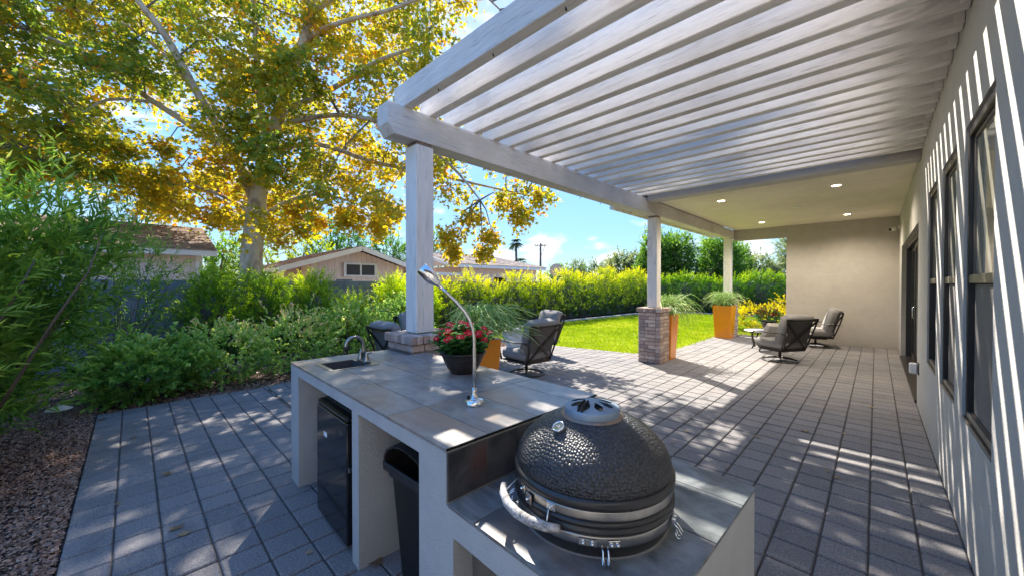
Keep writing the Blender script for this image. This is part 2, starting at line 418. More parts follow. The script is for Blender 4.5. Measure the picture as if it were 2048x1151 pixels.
def bark(key, stops, scale=3.0, zs=.5):
    t = NT(key); c = t.coords((1, 1, zs)); a = t.noise(c, scale, 6, .6, .5); b = t.noise(c, scale * 9, 5)
    t.pbr(t.ramp(a, stops), .85, 0, t.bump(t.math('ADD', a, t.math('MULTIPLY', b, .5)), .6, .02), .25); M[key] = t.m
bark('bark_sycamore', [(.32, (.20, .14, .09)), (.42, (.38, .28, .19)), (.5, (.50, .40, .29)), (.62, (.58, .49, .37)), (.72, (.30, .24, .16))], 4.5)
bark('bark_dark', [(.3, (.06, .04, .03)), (.7, (.16, .11, .08))], 8)
bark('bark_grey', [(.3, (.11, .09, .075)), (.7, (.24, .20, .16))], 6)

# lawn, gravel, earth
t = NT('lawn_turf'); c = t.coords(); a = t.noise(c, 1.2, 5); b = t.noise(c, 60, 5, .7)
col = t.ramp(t.math('ADD', t.math('MULTIPLY', a, .5), t.math('MULTIPLY', b, .5)), [(.3, (.18, .26, .012)), (.7, (.36, .42, .022))])
t.pbr(col, .95, 0, t.bump(b, .9, .03), .1); M['lawn_turf'] = t.m
t = NT('gravel_bed'); c = t.coords(); v1 = t.voro(c, 55); vc = t.voro(c, 55, 'F1', 'Color'); a = t.noise(c, 1.4, 5)
col = t.mix(.55, t.ramp(a, [(.3, (.12, .085, .07)), (.7, (.25, .18, .15))]), t.mix(.8, vc, (.22, .17, .145)))
t.pbr(t.mix(t.ramp(v1, [(.0, (1, 1, 1)), (.6, (0, 0, 0))]), (.05, .035, .03), col), .95, 0, t.bump(v1, .9, .02), .2); M['gravel_bed'] = t.m
t = NT('gravel_stone'); g = t.new('ShaderNodeNewGeometry')
t.pbr(t.ramp(g.outputs['Random Per Island'], [(0, (.12, .065, .04)), (.3, (.25, .14, .095)), (.55, (.33, .20, .145)), (.8, (.42, .26, .18)), (.93, (.20, .15, .13)), (1, (.48, .38, .30))]), .85, 0, None, .3); M['gravel_stone'] = t.m
t = NT('far_ground'); c = t.coords(); a = t.noise(c, .3, 6)
t.pbr(t.ramp(a, [(.3, (.16, .13, .10)), (.7, (.24, .20, .15))]), .97); M['far_ground'] = t.m

def block_paint(key):
    t = NT(key); r = t.rand(); geo = t.new('ShaderNodeNewGeometry'); mp = t.new('ShaderNodeMapping'); t.link(geo.outputs['Position'], mp.inputs['Vector']); p = mp.outputs[0]
    fine = t.noise(p, 150, 5, .7); big = t.noise(p, 2.2, 5)
    col = t.ramp(r, [(0, (.19, .19, .20)), (.5, (.225, .22, .228)), (1, (.26, .25, .252))])
    col = t.mix(t.math('MULTIPLY', big, .4), col, (.14, .14, .148))
    t.pbr(col, .93, 0, t.bump(fine, .6, .006), .2); M[key] = t.m
block_paint('block_paint')

def siding(key, color):
    t = NT(key); geo = t.new('ShaderNodeNewGeometry'); mp = t.new('ShaderNodeMapping'); mp.inputs['Scale'].default_value = (9, 9, .8); t.link(geo.outputs['Position'], mp.inputs['Vector'])
    g = t.noise(mp.outputs[0], 3, 6, .6); r = t.rand()
    col = t.ramp(g, [(.3, tuple(x * .85 for x in color)), (.7, tuple(x * 1.1 for x in color))])
    col = t.mix(t.math('MULTIPLY', r, .12), col, tuple(x * .7 for x in color))
    t.pbr(col, .85, 0, t.bump(g, .3, .004), .25); M[key] = t.m
siding('siding_pink', (.80, .64, .565)); siding('siding_tan', (.80, .60, .49))
def shingle(key, a, b, c3):
    t = NT(key); r = t.rand(); geo = t.new('ShaderNodeNewGeometry'); mp = t.new('ShaderNodeMapping'); t.link(geo.outputs['Position'], mp.inputs['Vector'])
    n = t.noise(mp.outputs[0], 60, 5, .7)
    t.pbr(t.mix(t.math('MULTIPLY', n, .5), t.ramp(r, [(0, a), (.5, b), (1, c3)]), tuple(x * .5 for x in a)), .95, 0, t.bump(n, .5, .01), .2); M[key] = t.m
shingle('shingle_brown', (.25, .175, .14), (.36, .265, .215), (.46, .35, .29))
shingle('shingle_tan', (.34, .26, .215), (.42, .33, .28), (.50, .41, .35))

def emit(key, color, strength):
    t = NT(key); e = t.new('ShaderNodeEmission'); e.inputs[0].default_value = (*color, 1); e.inputs[1].default_value = strength
    t.link(e.outputs[0], t.o.inputs['Surface']); M[key] = t.m
emit('lamp_glow', (1.0, .80, .52), 9.0)

# ---------------------------------------------------------------- object helpers
def tag(o, label=None, cat=None, group=None, kind=None):
    if label: o['label'] = label
    if cat: o['category'] = cat
    if group: o['group'] = group
    if kind: o['kind'] = kind
    return o

def thing(name, label, cat, loc=(0, 0, 0), rz=0, group=None):
    o = bpy.data.objects.new(name, None); COL.objects.link(o)
    o.location = loc; o.rotation_euler = (0, 0, rz); o.empty_display_size = .1
    return tag(o, label, cat, group)

def link_mesh(name, me, m, parent=None, loc=None, rot=None):
    o = bpy.data.objects.new(name, me); COL.objects.link(o)
    if m is not None and not me.materials: me.materials.append(M[m] if isinstance(m, str) else m)
    if parent is not None: o.parent = parent
    if loc is not None: o.location = loc
    if rot is not None: o.rotation_euler = rot
    return o

def np_mesh(name, V, polys, smooth=False, tone=None):
    """V (n,3); polys: list of (m,k) int arrays"""
    me = bpy.data.meshes.new(name)
    V = np.asarray(V, dtype=np.float32)
    me.vertices.add(len(V)); me.vertices.foreach_set('co', V.ravel())
    loops = np.concatenate([p.ravel() for p in polys]).astype(np.int32)
    counts = np.concatenate([np.full(len(p), p.shape[1]) for p in polys]).astype(np.int32)
    starts = np.concatenate([[0], np.cumsum(counts)[:-1]]).astype(np.int32)
    me.loops.add(len(loops)); me.loops.foreach_set('vertex_index', loops)
    me.polygons.add(len(counts)); me.polygons.foreach_set('loop_start', starts)
    try: me.polygons.foreach_set('loop_total', counts)
    except Exception: pass
    me.polygons.foreach_set('use_smooth', np.full(len(counts), smooth, dtype=bool))
    if tone is not None:
        at_ = me.attributes.new('tone', 'FLOAT', 'POINT'); at_.data.foreach_set('value', np.asarray(tone, dtype=np.float32))
    me.update(calc_edges=True); me.validate(verbose=False)
    return me

class MB:
    """collects boxes, tubes, prisms and lathes into ONE mesh"""
    def __init__(s): s.v = []; s.f = []; s.sm = []
    def add(s, vs, fs, smooth=False):
        b = len(s.v); s.v += [tuple(v) for v in vs]; s.f += [tuple(b + i for i in f) for f in fs]; s.sm += [smooth] * len(fs); return s
    def box(s, x0, x1, y0, y1, z0, z1, bev=0.0, mtx=None):
        c = Vector(((x0 + x1) / 2, (y0 + y1) / 2, (z0 + z1) / 2)); h = Vector((abs(x1 - x0) / 2, abs(y1 - y0) / 2, abs(z1 - z0) / 2))
        vs, fs = chamfer_box(h, min(bev, min(h) * .9))
        vs = [v + c for v in vs]
        if mtx is not None: vs = [mtx @ v for v in vs]
        return s.add(vs, fs)
    def tube(s, pts, r, n=8, caps=True, smooth=True):
        pts = [Vector(p) for p in pts]; rr = r if hasattr(r, '__len__') else [r] * len(pts)
        vs, fs = [], []; prev = None
        for i, p in enumerate(pts):
            d = (pts[min(i + 1, len(pts) - 1)] - pts[max(i - 1, 0)]).normalized()
            if prev is None:
                a = Vector((0, 0, 1)) if abs(d.z) < .9 else Vector((1, 0, 0)); x = d.cross(a).normalized()
            else: x = (prev - d * prev.dot(d)).normalized()
            prev = x; y = d.cross(x)
            vs += [p + x * (math.cos(2 * math.pi * k / n) * rr[i]) + y * (math.sin(2 * math.pi * k / n) * rr[i]) for k in range(n)]
        for i in range(len(pts) - 1):
            for k in range(n):
                a = i * n + k; b = i * n + (k + 1) % n; fs.append((a, b, b + n, a + n))
        s.add(vs, fs, smooth)
        if caps:
            b0 = len(s.v) - len(vs)
            s.f.append(tuple(b0 + k for k in reversed(range(n)))); s.sm.append(False)
            s.f.append(tuple(b0 + (len(pts) - 1) * n + k for k in range(n))); s.sm.append(False)
        return s
    def bar(s, a, b, w, h, up=(0, 0, 1), bev=0):
        a, b = Vector(a), Vector(b); d = b - a; L = d.length; d.normalize(); u = Vector(up); x = d.cross(u).normalized(); u = x.cross(d)
        m = Matrix((x, d, u)).transposed().to_4x4(); m.translation = (a + b) / 2
        return s.box(-w / 2, w / 2, -L / 2, L / 2, -h / 2, h / 2, bev, m)
    def lathe(s, prof, n=32, center=(0, 0, 0), smooth=True, mtx=None, close=False):
        c = Vector(center); vs = []; fs = []
        for (r, z) in prof:
            vs += [Vector((r * math.cos(2 * math.pi * k / n), r * math.sin(2 * math.pi * k / n), z)) for k in range(n)]
        m = len(prof)
        for i in range(m - 1 if not close else m):
            j = (i + 1) % m
            for k in range(n):
                a = i * n + k; b = i * n + (k + 1) % n; fs.append((a, b, j * n + (k + 1) % n, j * n + k))
        if mtx is not None: vs = [mtx @ v for v in vs]
        return s.add([v + c for v in vs], fs, smooth)
    def disc(s, r, z, n=32, center=(0, 0, 0), flip=False, mtx=None):
        c = Vector(center); vs = [Vector((r * math.cos(2 * math.pi * k / n), r * math.sin(2 * math.pi * k / n), z)) for k in range(n)]
        if mtx is not None: vs = [mtx @ v for v in vs]
        f = tuple(range(n)); return s.add([v + c for v in vs], [tuple(reversed(f)) if flip else f])
    def prism(s, poly, axis, a, b):
        """poly: 2D points in the plane across axis; extruded from a to b"""
        def P(p, t): return {0: (t, p[0], p[1]), 1: (p[0], t, p[1]), 2: (p[0], p[1], t)}[axis]
        n = len(poly); vs = [P(p, a) for p in poly] + [P(p, b) for p in poly]
        fs = [tuple(range(n)), tuple(reversed(range(n, 2 * n)))] + [(i, i + n, (i + 1) % n + n, (i + 1) % n) for i in range(n)]
        return s.add(vs, fs)
    def mesh(s, name, fix=True):
        me = bpy.data.meshes.new(name); me.from_pydata(s.v, [], s.f); me.polygons.foreach_set('use_smooth', s.sm)
        if fix:
            bm = bmesh.new(); bm.from_mesh(me); bmesh.ops.recalc_face_normals(bm, faces=bm.faces); bm.to_mesh(me); bm.free()
        me.update(); return me
    def build(s, name, m, parent=None, loc=None, rot=None):
        return link_mesh(name, s.mesh(name), m, parent, loc, rot)

def chamfer_box(h, b):
    if b <= 0:
        vs = [Vector((sx * h.x, sy * h.y, sz * h.z)) for sx in (-1, 1) for sy in (-1, 1) for sz in (-1, 1)]
        return vs, [(0, 1, 3, 2), (4, 6, 7, 5), (0, 4, 5, 1), (2, 3, 7, 6), (0, 2, 6, 4), (1, 5, 7, 3)]
    vs = []; idx = {}
    for sx in (-1, 1):
        for sy in (-1, 1):
            for sz in (-1, 1):
                for ax in range(3):
                    v = [sx * (h.x - b), sy * (h.y - b), sz * (h.z - b)]; v[ax] = (sx, sy, sz)[ax] * h[ax]
                    idx[(sx, sy, sz, ax)] = len(vs); vs.append(Vector(v))
    fs = []
    for ax in range(3):
        o1, o2 = (ax + 1) % 3, (ax + 2) % 3
        for s in (-1, 1):
            q = []
            for (a, c) in ((-1, -1), (1, -1), (1, 1), (-1, 1)):
                k = [0, 0, 0]; k[ax] = s; k[o1] = a; k[o2] = c; q.append(idx[(*k, ax)])
            fs.append(tuple(q))
    for ax in range(3):            # edges along ax
        o1, o2 = (ax + 1) % 3, (ax + 2) % 3
        for a in (-1, 1):
            for c in (-1, 1):
                k0 = [0, 0, 0]; k0[ax] = -1; k0[o1] = a; k0[o2] = c; k1 = list(k0); k1[ax] = 1
                fs.append((idx[(*k0, o1)], idx[(*k1, o1)], idx[(*k1, o2)], idx[(*k0, o2)]))
    for sx in (-1, 1):
        for sy in (-1, 1):
            for sz in (-1, 1): fs.append((idx[(sx, sy, sz, 0)], idx[(sx, sy, sz, 1)], idx[(sx, sy, sz, 2)]))
    return vs, fs

def copy_tree(o, parent=None):
    c = o.copy(); COL.objects.link(c)
    if parent is not None: c.parent = parent
    for ch in list(o.children): copy_tree(ch, c)
    return c

# ---------------------------------------------------------------- foliage helpers
def norm(a): return a / np.maximum(np.linalg.norm(a, axis=1, keepdims=True), 1e-9)
def rand_dirs(n):
    v = rng.normal(size=(n, 3)); return norm(v)
T_LANCE = (np.array([(0, 0, 0), (.5, .35, .10), (0, 1, -.06), (-.5, .35, .10)], float), np.array([(0, 1, 2), (0, 2, 3)]))
T_OVAL = (np.array([(0, 0, 0), (.42, .3, .10), (.36, .72, .08), (0, 1, -.05), (-.36, .72, .08), (-.42, .3, .10)], float),
          np.array([(0, 1, 2), (0, 2, 3), (0, 3, 4), (0, 4, 5)]))
_s = [(0, .12), (.20, -.02), (.30, .22), (.62, .12), (.40, .42), (.50, .62), (.72, .78), (.30, .70), (.14, .80), (0, 1.08)]
_out = [(x, y) for x, y in _s] + [(-x, y) for x, y in reversed(_s[1:-1])]
T_MAPLE = (np.array([(0, .38, .0)] + [(x, y, .16 * abs(x) - .10 * y * y) for x, y in _out], float),
           np.array([(0, 1 + i, 1 + (i + 1) % len(_out)) for i in range(len(_out))]))
T_STAR = (np.array([(0, .36, .0)] + [(x, y, .16 * abs(x) - .1 * y * y) for x, y in [(0, .1), (.28, .05), (.62, .16), (.36, .46), (.66, .82), (.16, .74), (0, 1.05), (-.16, .74), (-.66, .82), (-.36, .46), (-.62, .16), (-.28, .05)]], float),
          np.array([(0, 1 + i, 1 + (i + 1) % 12) for i in range(12)]))

def leaves(pos, fwd, up, size, width, tone, tmpl):
    """numpy: one leaf per position. fwd: tip direction, up: face normal (approx)"""
    tv, tf = tmpl; n = len(pos)
    f = norm(fwd); x = norm(np.cross(f, up)); u = np.cross(x, f)
    size = np.broadcast_to(size, (n,)); width = np.broadcast_to(width, (n,))
    V = (pos[:, None, :] + (tv[None, :, 0, None] * (size * width)[:, None, None]) * x[:, None, :]
         + (tv[None, :, 1, None] * size[:, None, None]) * f[:, None, :] + (tv[None, :, 2, None] * size[:, None, None]) * u[:, None, :])
    k = len(tv); Fc = (tf[None] + (np.arange(n) * k)[:, None, None]).reshape(-1, 3)
    return V.reshape(-1, 3), Fc, np.repeat(np.clip(tone, 0, 1), k)

class Foliage:
    def __init__(s): s.V = []; s.F = []; s.T = []; s.n = 0
    def add(s, *a):
        V, Fc, T = leaves(*a); s.V.append(V); s.F.append(Fc + s.n); s.T.append(T); s.n += len(V)
    def build(s, name, m, parent=None):
        me = np_mesh(name, np.concatenate(s.V), [np.concatenate(s.F)], False, np.concatenate(s.T))
        return link_mesh(name, me, m, parent)

def spray_shrub(center, radii, nshoot, nleaf, size, width, tmpl, tone0, shoot=.35, upb=.6, flat_bottom=True, seed=0, droop=0., lumps=3, light_top=.35, shell=.45):
    """leafy shoots spread through a lumpy ellipsoid; returns leaf arrays (world coordinates)"""
    r = np.random.default_rng(seed); C = np.array(center, float); A = np.array(radii, float)
    d = r.normal(size=(nshoot, 3)); d /= np.linalg.norm(d, axis=1, keepdims=True)
    rad = r.uniform(shell, 1.0, nshoot) ** .6
    ph = r.uniform(0, 6.28, 6)
    az = np.arctan2(d[:, 1], d[:, 0])
    lump = 1 + .16 * np.sin(az * lumps + ph[0]) + .12 * np.sin(az * (lumps + 2) + ph[1] + d[:, 2] * 4) + .10 * np.sin(d[:, 2] * 7 + ph[2])
    P = C + d * A * (rad * lump)[:, None]
    if flat_bottom: P[:, 2] = np.maximum(P[:, 2], .03 + r.uniform(0, .15, nshoot))
    sd = d * np.array([1, 1, .5]); sd[:, 2] += upb; sd += r.normal(size=sd.shape) * .45; sd /= np.linalg.norm(sd, axis=1, keepdims=True)
    L = shoot * r.uniform(.6, 1.3, nshoot)
    t = np.tile(np.linspace(.05, 1.0, nleaf), nshoot); idx = np.repeat(np.arange(nshoot), nleaf)
    base = P[idx] + sd[idx] * (L[idx] * t)[:, None]
    base[:, 2] = np.maximum(base[:, 2], .02)
    side = r.normal(size=(len(idx), 3)); side -= sd[idx] * (side * sd[idx]).sum(1, keepdims=True); side /= np.linalg.norm(side, axis=1, keepdims=True)
    fw = sd[idx] * r.uniform(.45, 1.3, len(idx))[:, None] + side * r.uniform(.5, 1.0, len(idx))[:, None]; fw[:, 2] -= droop
    up = np.array([0, 0, 1.0]) + r.normal(size=fw.shape) * .55
    sz = size * r.uniform(.65, 1.25, len(idx)) * (1.1 - .35 * t)
    clump = np.array([mnoise.noise(Vector(p * 2.2)) for p in P])
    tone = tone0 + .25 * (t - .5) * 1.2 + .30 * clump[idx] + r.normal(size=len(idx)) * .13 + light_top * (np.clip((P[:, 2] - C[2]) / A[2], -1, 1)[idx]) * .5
    return base, fw, up, sz, np.full(len(idx), width), tone, tmpl, P, sd, L

def stems_mb(base, targets, r0=.02, r1=.004, seed=1, sag=.0):
    mb = MB(); r = random.Random(seed)
    for tpt in targets:
        a = Vector(base) + Vector((r.uniform(-.12, .12), r.uniform(-.12, .12), 0)); b = Vector(tpt); m1 = a.lerp(b, .5) + Vector((r.uniform(-.1, .1), r.uniform(-.1, .1), .12 - sag))
        pts = [a, a.lerp(m1, .55) + Vector((0, 0, .04)), m1, m1.lerp(b, .5), b]
        mb.tube(pts, [r0, r0 * .8, r0 * .6, r0 * .4, r1], 5, False)
    return mb

def proj(p):
    q = Vector(p) - Vector((0, 0, CAM_H)); f = Vector((-math.sin(HEAD) * math.cos(PITCH), math.cos(HEAD) * math.cos(PITCH), -math.sin(PITCH)))
    r = Vector((math.cos(HEAD), math.sin(HEAD), 0)); up = r.cross(f)
    d = q.dot(f)
    if d < .05: return None
    return CX + F_PX * q.dot(r) / d, CY - F_PX * q.dot(up) / d, d

# ================================================================ ground
WALL_X = 0.39
def sheet(name, pts, z, m, label, kind='structure', thick=0):
    mb = MB(); n = len(pts)
    mb.add([(x, y, z) for x, y in pts], [tuple(range(n))])
    o = mb.build(name, m); return tag(o, label, kind=kind)
sheet('ground', [(-400, -300), (400, -300), (400, 500), (-400, 500)], -.075, 'far_ground', 'bare earth reaching out to the horizon')

def lawn_edge(x):       # the curved side of the pavement towards the lawn
    xs = [-9.5, -6.67, -5.82, -4.9, -4.19, -3.82, -3.37]; ys = [6.9, 7.30, 7.50, 7.70, 7.84, 7.94, 8.15]
    return float(np.interp(x, xs, ys))

# lawn outline (counter-clockwise), slightly curved curb on the far left
curb_pts = [(-9.55, 6.9), (-9.45, 8.5), (-9.3, 10.5), (-9.18, 12.4), (-9.0, 14.6), (-8.85, 16.6), (-8.72, 18.2), (-8.45, 19.4), (-7.9, 20.2), (-7.0, 20.62), (-5.9, 20.78), (-3, 20.85), (0, 20.9), (4, 20.95)]
lawn_poly = [(-3.37, 13.2), (-3.37, 8.15), (-3.82, 7.94), (-4.19, 7.84), (-4.9, 7.70), (-5.82, 7.50), (-6.67, 7.30)] + curb_pts + [(4, 13.2)]
sheet('lawn', lawn_poly[::-1], -.018, 'lawn_turf', 'bright green lawn beyond the paved patio')
t_l = []
def inside(px, py, poly):
    c = np.zeros(len(px), bool); n = len(poly); j = n - 1
    for i in range(n):
        xi, yi = poly[i]; xj, yj = poly[j]
        with np.errstate(divide='ignore', invalid='ignore'):
            k = ((yi > py) != (yj > py)) & (px < (xj - xi) * (py - yi) / (yj - yi + 1e-12) + xi)
        c ^= k; j = i
    return c
# short mown blades, denser near the patio
gn = 170000
gy = 7.1 + (rng.random(gn) ** 1.7) * 13.6; gx = rng.uniform(-9.5, 1.5, gn)
ok = inside(gx, gy, lawn_poly); gx, gy = gx[ok], gy[ok]; gn = len(gx); gx = gx + rng.normal(size=gn) * .022; gy = gy + rng.normal(size=gn) * .022
h = rng.uniform(.022, .05, gn) * (1 + (gy - 7) * .05); w = h * .16 * (1 + (gy - 7) * .12); a = rng.uniform(0, 6.28, gn)
lean = rng.normal(size=(gn, 2)) * .014
P0 = np.stack([gx - np.cos(a) * w, gy - np.sin(a) * w, np.full(gn, -.02)], 1); P1 = np.stack([gx + np.cos(a) * w, gy + np.sin(a) * w, np.full(gn, -.02)], 1)
P2 = np.stack([gx + lean[:, 0], gy + lean[:, 1], h - .018], 1)
V = np.stack([P0, P1, P2], 1).reshape(-1, 3)
tn = np.repeat(np.clip(.5 + np.array([.30 * mnoise.noise(Vector((x * .5, y * .5, 0))) + .35 * mnoise.noise(Vector((x * 2.3, y * 2.3, 4))) for x, y in zip(gx, gy)]) + rng.normal(size=gn) * .16, 0, 1), 3)
tag(link_mesh('grass', np_mesh('grass', V, [np.arange(gn * 3).reshape(-1, 3)], False, tn), 'grass_blade'), 'short mown grass blades of the lawn', kind='stuff')

mb = MB()
def curb_side(pts, w):
    out = []
    for i, p in enumerate(pts):
        a_ = Vector(pts[max(0, i - 1)]); b_ = Vector(pts[min(len(pts) - 1, i + 1)]); d = (b_ - a_).normalized(); n_ = Vector((-d.y, d.x)); out.append(Vector(p) + n_ * w)
    return out
inn = curb_side(curb_pts, 0.0); outr = curb_side(curb_pts, .13)
for i in range(len(curb_pts) - 1):
    q = [inn[i], inn[i + 1], outr[i + 1], outr[i]]
    vs = [(p.x, p.y, -.06) for p in q] + [(p.x, p.y, .07) for p in q]
    mb.add(vs, [(4, 5, 6, 7), (0, 1, 5, 4), (1, 2, 6, 5), (2, 3, 7, 6), (3, 0, 4, 7)])
tag(mb.build('curb', 'concrete'), 'low concrete curb curving between lawn and hedge', kind='structure')
# planting beds
sheet('gravel_bed', [(-10.5, -7), (-.8, -7), (-.8, -1.45), (-2.3, -1.45), (-2.3, -.30), (-6.66, -.30), (-6.66, 7.29), (-9.56, 6.9), (-9.62, 8.5), (-9.45, 11), (-9.2, 14.6), (-9.0, 17.5), (-8.6, 19.7), (-7.7, 20.6), (-5.8, 20.95), (4, 21.1), (4, 22.6), (-10.5, 22.6)], -.045, 'gravel_bed', 'brown gravel planting bed')
sheet('leaf_litter_bed', [(-3.36, 13.04), (4, 13.04), (4, 16.6), (-2.2, 16.9), (-3.36, 15.2)], -.008, 'gravel_bed', 'mulched bed beside the end wall')

# loose gravel near the pavement: one mesh of little stones
def stones(n, sampler, smin, smax, seed):
    r = np.random.default_rng(seed)
    ico = np.array([(0, 0, 1), (.9, 0, .1), (.28, .85, .15), (-.73, .53, .1), (-.73, -.53, .2), (.28, -.85, .1), (0, 0, -.7)], float)
    fc = np.array([(0, 1, 2), (0, 2, 3), (0, 3, 4), (0, 4, 5), (0, 5, 1), (6, 2, 1), (6, 3, 2), (6, 4, 3), (6, 5, 4), (6, 1, 5)])
    x, y = sampler(r, n); n = len(x); s = r.uniform(smin, smax, n)
    V = ico[None] * (1 + r.normal(size=(n, 7, 1)) * .16) * s[:, None, None] * np.array([1, 1, .65]) * r.uniform(.6, 1.25, (n, 1, 3))
    a = r.uniform(0, 6.28, n); ca, sa = np.cos(a)[:, None], np.sin(a)[:, None]
    tl = r.uniform(-.6, .6, n)[:, None]
    X = V[:, :, 0] * ca - V[:, :, 1] * sa; Y = V[:, :, 0] * sa + V[:, :, 1] * ca; Z = V[:, :, 2] + X * tl
    V = np.stack([X + x[:, None], Y + y[:, None], Z - .04 + r.uniform(0, .016, n)[:, None] + s[:, None] * .4], 2)
    return V.reshape(-1, 3), (fc[None] + (np.arange(n) * 7)[:, None, None]).reshape(-1, 3)
def samp1(r, n):
    x = r.uniform(-7.4, -2.35, n); y = -.31 - (r.random(n) ** 1.25) * 1.6
    k = (x < -6.7) | (y < -.3); return x[k], y[k]
def samp2(r, n):
    x = -6.68 - (r.random(n) ** 1.4) * 3.2; y = r.uniform(-1.6, 7.2, n); return x, y
V1, F1 = stones(30000, samp1, .006, .015, 3); V2, F2 = stones(22000, samp2, .008, .017, 4)
def samp3(r, n):
    y = r.uniform(-.2, 7.2, n); return -6.64 + r.exponential(.10, n), y
V3, F3 = stones(900, samp3, .003, .007, 5); V3[:, 2] += .035
tag(link_mesh('gravel', np_mesh('gravel', np.concatenate([V1, V2, V3]), [np.concatenate([F1, F2 + len(V1), F3 + len(V1) + len(V2)])]), 'gravel_stone'), 'small reddish brown gravel in the planting beds', kind='stuff')

# ================================================================ patio pavers
mb = MB()
mb.add([(-6.66, -.29, -.014), (-2.3, -.29, -.014), (-2.3, -1.42, -.014), (WALL_X, -1.42, -.014), (WALL_X, 12.83, -.014), (-3.36, 12.83, -.014), (-3.36, 8.15, -.014), (-3.82, 7.94, -.014), (-4.9, 7.70, -.014), (-5.82, 7.50, -.014), (-6.66, 7.3, -.014)], [tuple(range(11))])
patio = mb.build('patio', 'joint_sand'); tag(patio, 'patio of grey square pavers laid in straight rows', kind='structure')
pieces = []         # (x0,x1,y0,y1,dir)
jx, jy = .0042, .0058
rr_ = random.Random(5)
ya = [-.295 + .2095 * k for k in range(9)]
for i in range(8):
    off = rr_.uniform(-.012, .012); xs = [-6.65] + [-3.062 + .209 * k + off for k in range(-17, 13)] + [-.456]
    for a_, b_ in zip(xs[:-1], xs[1:]):
        if b_ - a_ > .04: pieces.append((a_ + jy, b_ - jy, ya[i] + jx, ya[i + 1] - jx))
xb = [-.02 + .2145 * k for k in range(-31, 3)]
for i in range(len(xb) - 1):
    x0, x1 = xb[i], min(xb[i + 1], WALL_X - .002)
    if x1 - x0 < .03: continue
    right = x0 > -.5; ystart = -1.41 if (right or x0 > -2.3) else 1.384
    off = rr_.uniform(-.014, .014); ys = [2.746 + .2205 * k + off for k in range(-19, 47)]
    segs = [(-1.41, -.30), (1.384, 99)] if (x0 > -2.3 and not right) else ([(-1.41, 99)] if right else [(1.384, 99)])
    xm = (x0 + x1) / 2; ymax = 12.825 if xm > -3.36 else lawn_edge(xm)
    for lo, hi in segs:
        hi = min(hi, ymax)
        for a_, b_ in zip(ys[:-1], ys[1:]):
            a2, b2 = max(a_, lo), min(b_, hi)
            if b2 - a2 > .05: pieces.append((x0 + jx, x1 - jx, a2 + jy, b2 - jy))
def blocked(p):     # hidden behind or under the kitchen counter
    o = Vector((0, 0, CAM_H)); d = Vector(p) - o
    for (x0, x1, y0, y1, z1) in ((-3.1, -1.2, .95, 1.82, .9), (-1.16, -.40, .86, 1.76, .7)):
        t0, t1 = 0, 1
        for i, (lo, hi) in enumerate(((x0, x1), (y0, y1), (0.01, z1))):
            if abs(d[i]) < 1e-9: continue
            a1, a2 = (lo - o[i]) / d[i], (hi - o[i]) / d[i]
            if a1 > a2: a1, a2 = a2, a1
            t0, t1 = max(t0, a1), min(t1, a2)
        if t1 > t0 + 1e-4: return True
    return False
scored = []
for pc in pieces:
    c = ((pc[0] + pc[1]) / 2, (pc[2] + pc[3]) / 2, 0); q = proj(c); s_ = 0
    if q and -20 < q[0] < 2068 and 560 < q[1] < 1180 and not blocked(c):
        s_ = (pc[1] - pc[0]) * (pc[3] - pc[2]) * CAM_H / q[2] ** 3
    scored.append((s_, pc))
scored.sort(key=lambda t: -t[0])
paver_cache = {}
def paver_mesh(w, l):
    k = (round(w, 3), round(l, 3))
    if k not in paver_cache:
        m_ = MB().box(-w / 2, w / 2, -l / 2, l / 2, -.045, 0, .007); me = m_.mesh('paver', fix=True); me.materials.append(M['paver']); paver_cache[k] = me
    return paver_cache[k]
for s_, pc in scored[:295]:
    w, l = pc[1] - pc[0], pc[3] - pc[2]
    link_mesh('paver', paver_mesh(w, l), None, patio, ((pc[0] + pc[1]) / 2, (pc[2] + pc[3]) / 2, rr_.uniform(-.0022, .0012)), (R(rr_.uniform(-.35, .35)), R(rr_.uniform(-.35, .35)), R(rr_.uniform(-.4, .4))))
mb = MB()
for s_, pc in scored[295:]:
    c = Vector(((pc[0] + pc[1]) / 2, (pc[2] + pc[3]) / 2, rr_.uniform(-.0022, .0012)))
    m4 = Matrix.Translation(c) @ Euler((R(rr_.uniform(-.35, .35)), R(rr_.uniform(-.35, .35)), R(rr_.uniform(-.4, .4)))).to_matrix().to_4x4()
    w, l = pc[1] - pc[0], pc[3] - pc[2]; mb.box(-w / 2, w / 2, -l / 2, l / 2, -.03, 0, .005, m4)
tag(mb.build('paver', 'paver', patio), kind='stuff')

# ================================================================ the house
house = thing('house', 'stucco house with covered patio, three tall windows and a sliding door', 'house', (WALL_X, 6, 0))
HO = Vector((WALL_X, 6, 0))
def hpart(name, mb, m, parent=None):
    o = mb.build(name, m); o.parent = parent or house
    if parent is None: o.location = -HO
    return o
WINS = [(2.80, 3.63), (3.955, 4.75), (5.10, 5.90)]; WZ0, WZ1 = .715, 2.505; DY0, DY1, DZ1 = 7.14, 11.6, 2.36
ycuts = sorted([-4.0, 12.83, DY0, DY1] + [y for w in WINS for y in w]); zcuts = [-.05, WZ0, DZ1, WZ1, 3.75]
mb = MB()
TW = .26
def solid(y, z):
    for a_, b_ in WINS:
        if a_ < y < b_ and WZ0 < z < WZ1: return False
    return not (DY0 < y < DY1 and z < DZ1)
grid = {}
for i in range(len(ycuts) - 1):
    for j in range(len(zcuts) - 1): grid[i, j] = solid((ycuts[i] + ycuts[i + 1]) / 2, (zcuts[j] + zcuts[j + 1]) / 2)
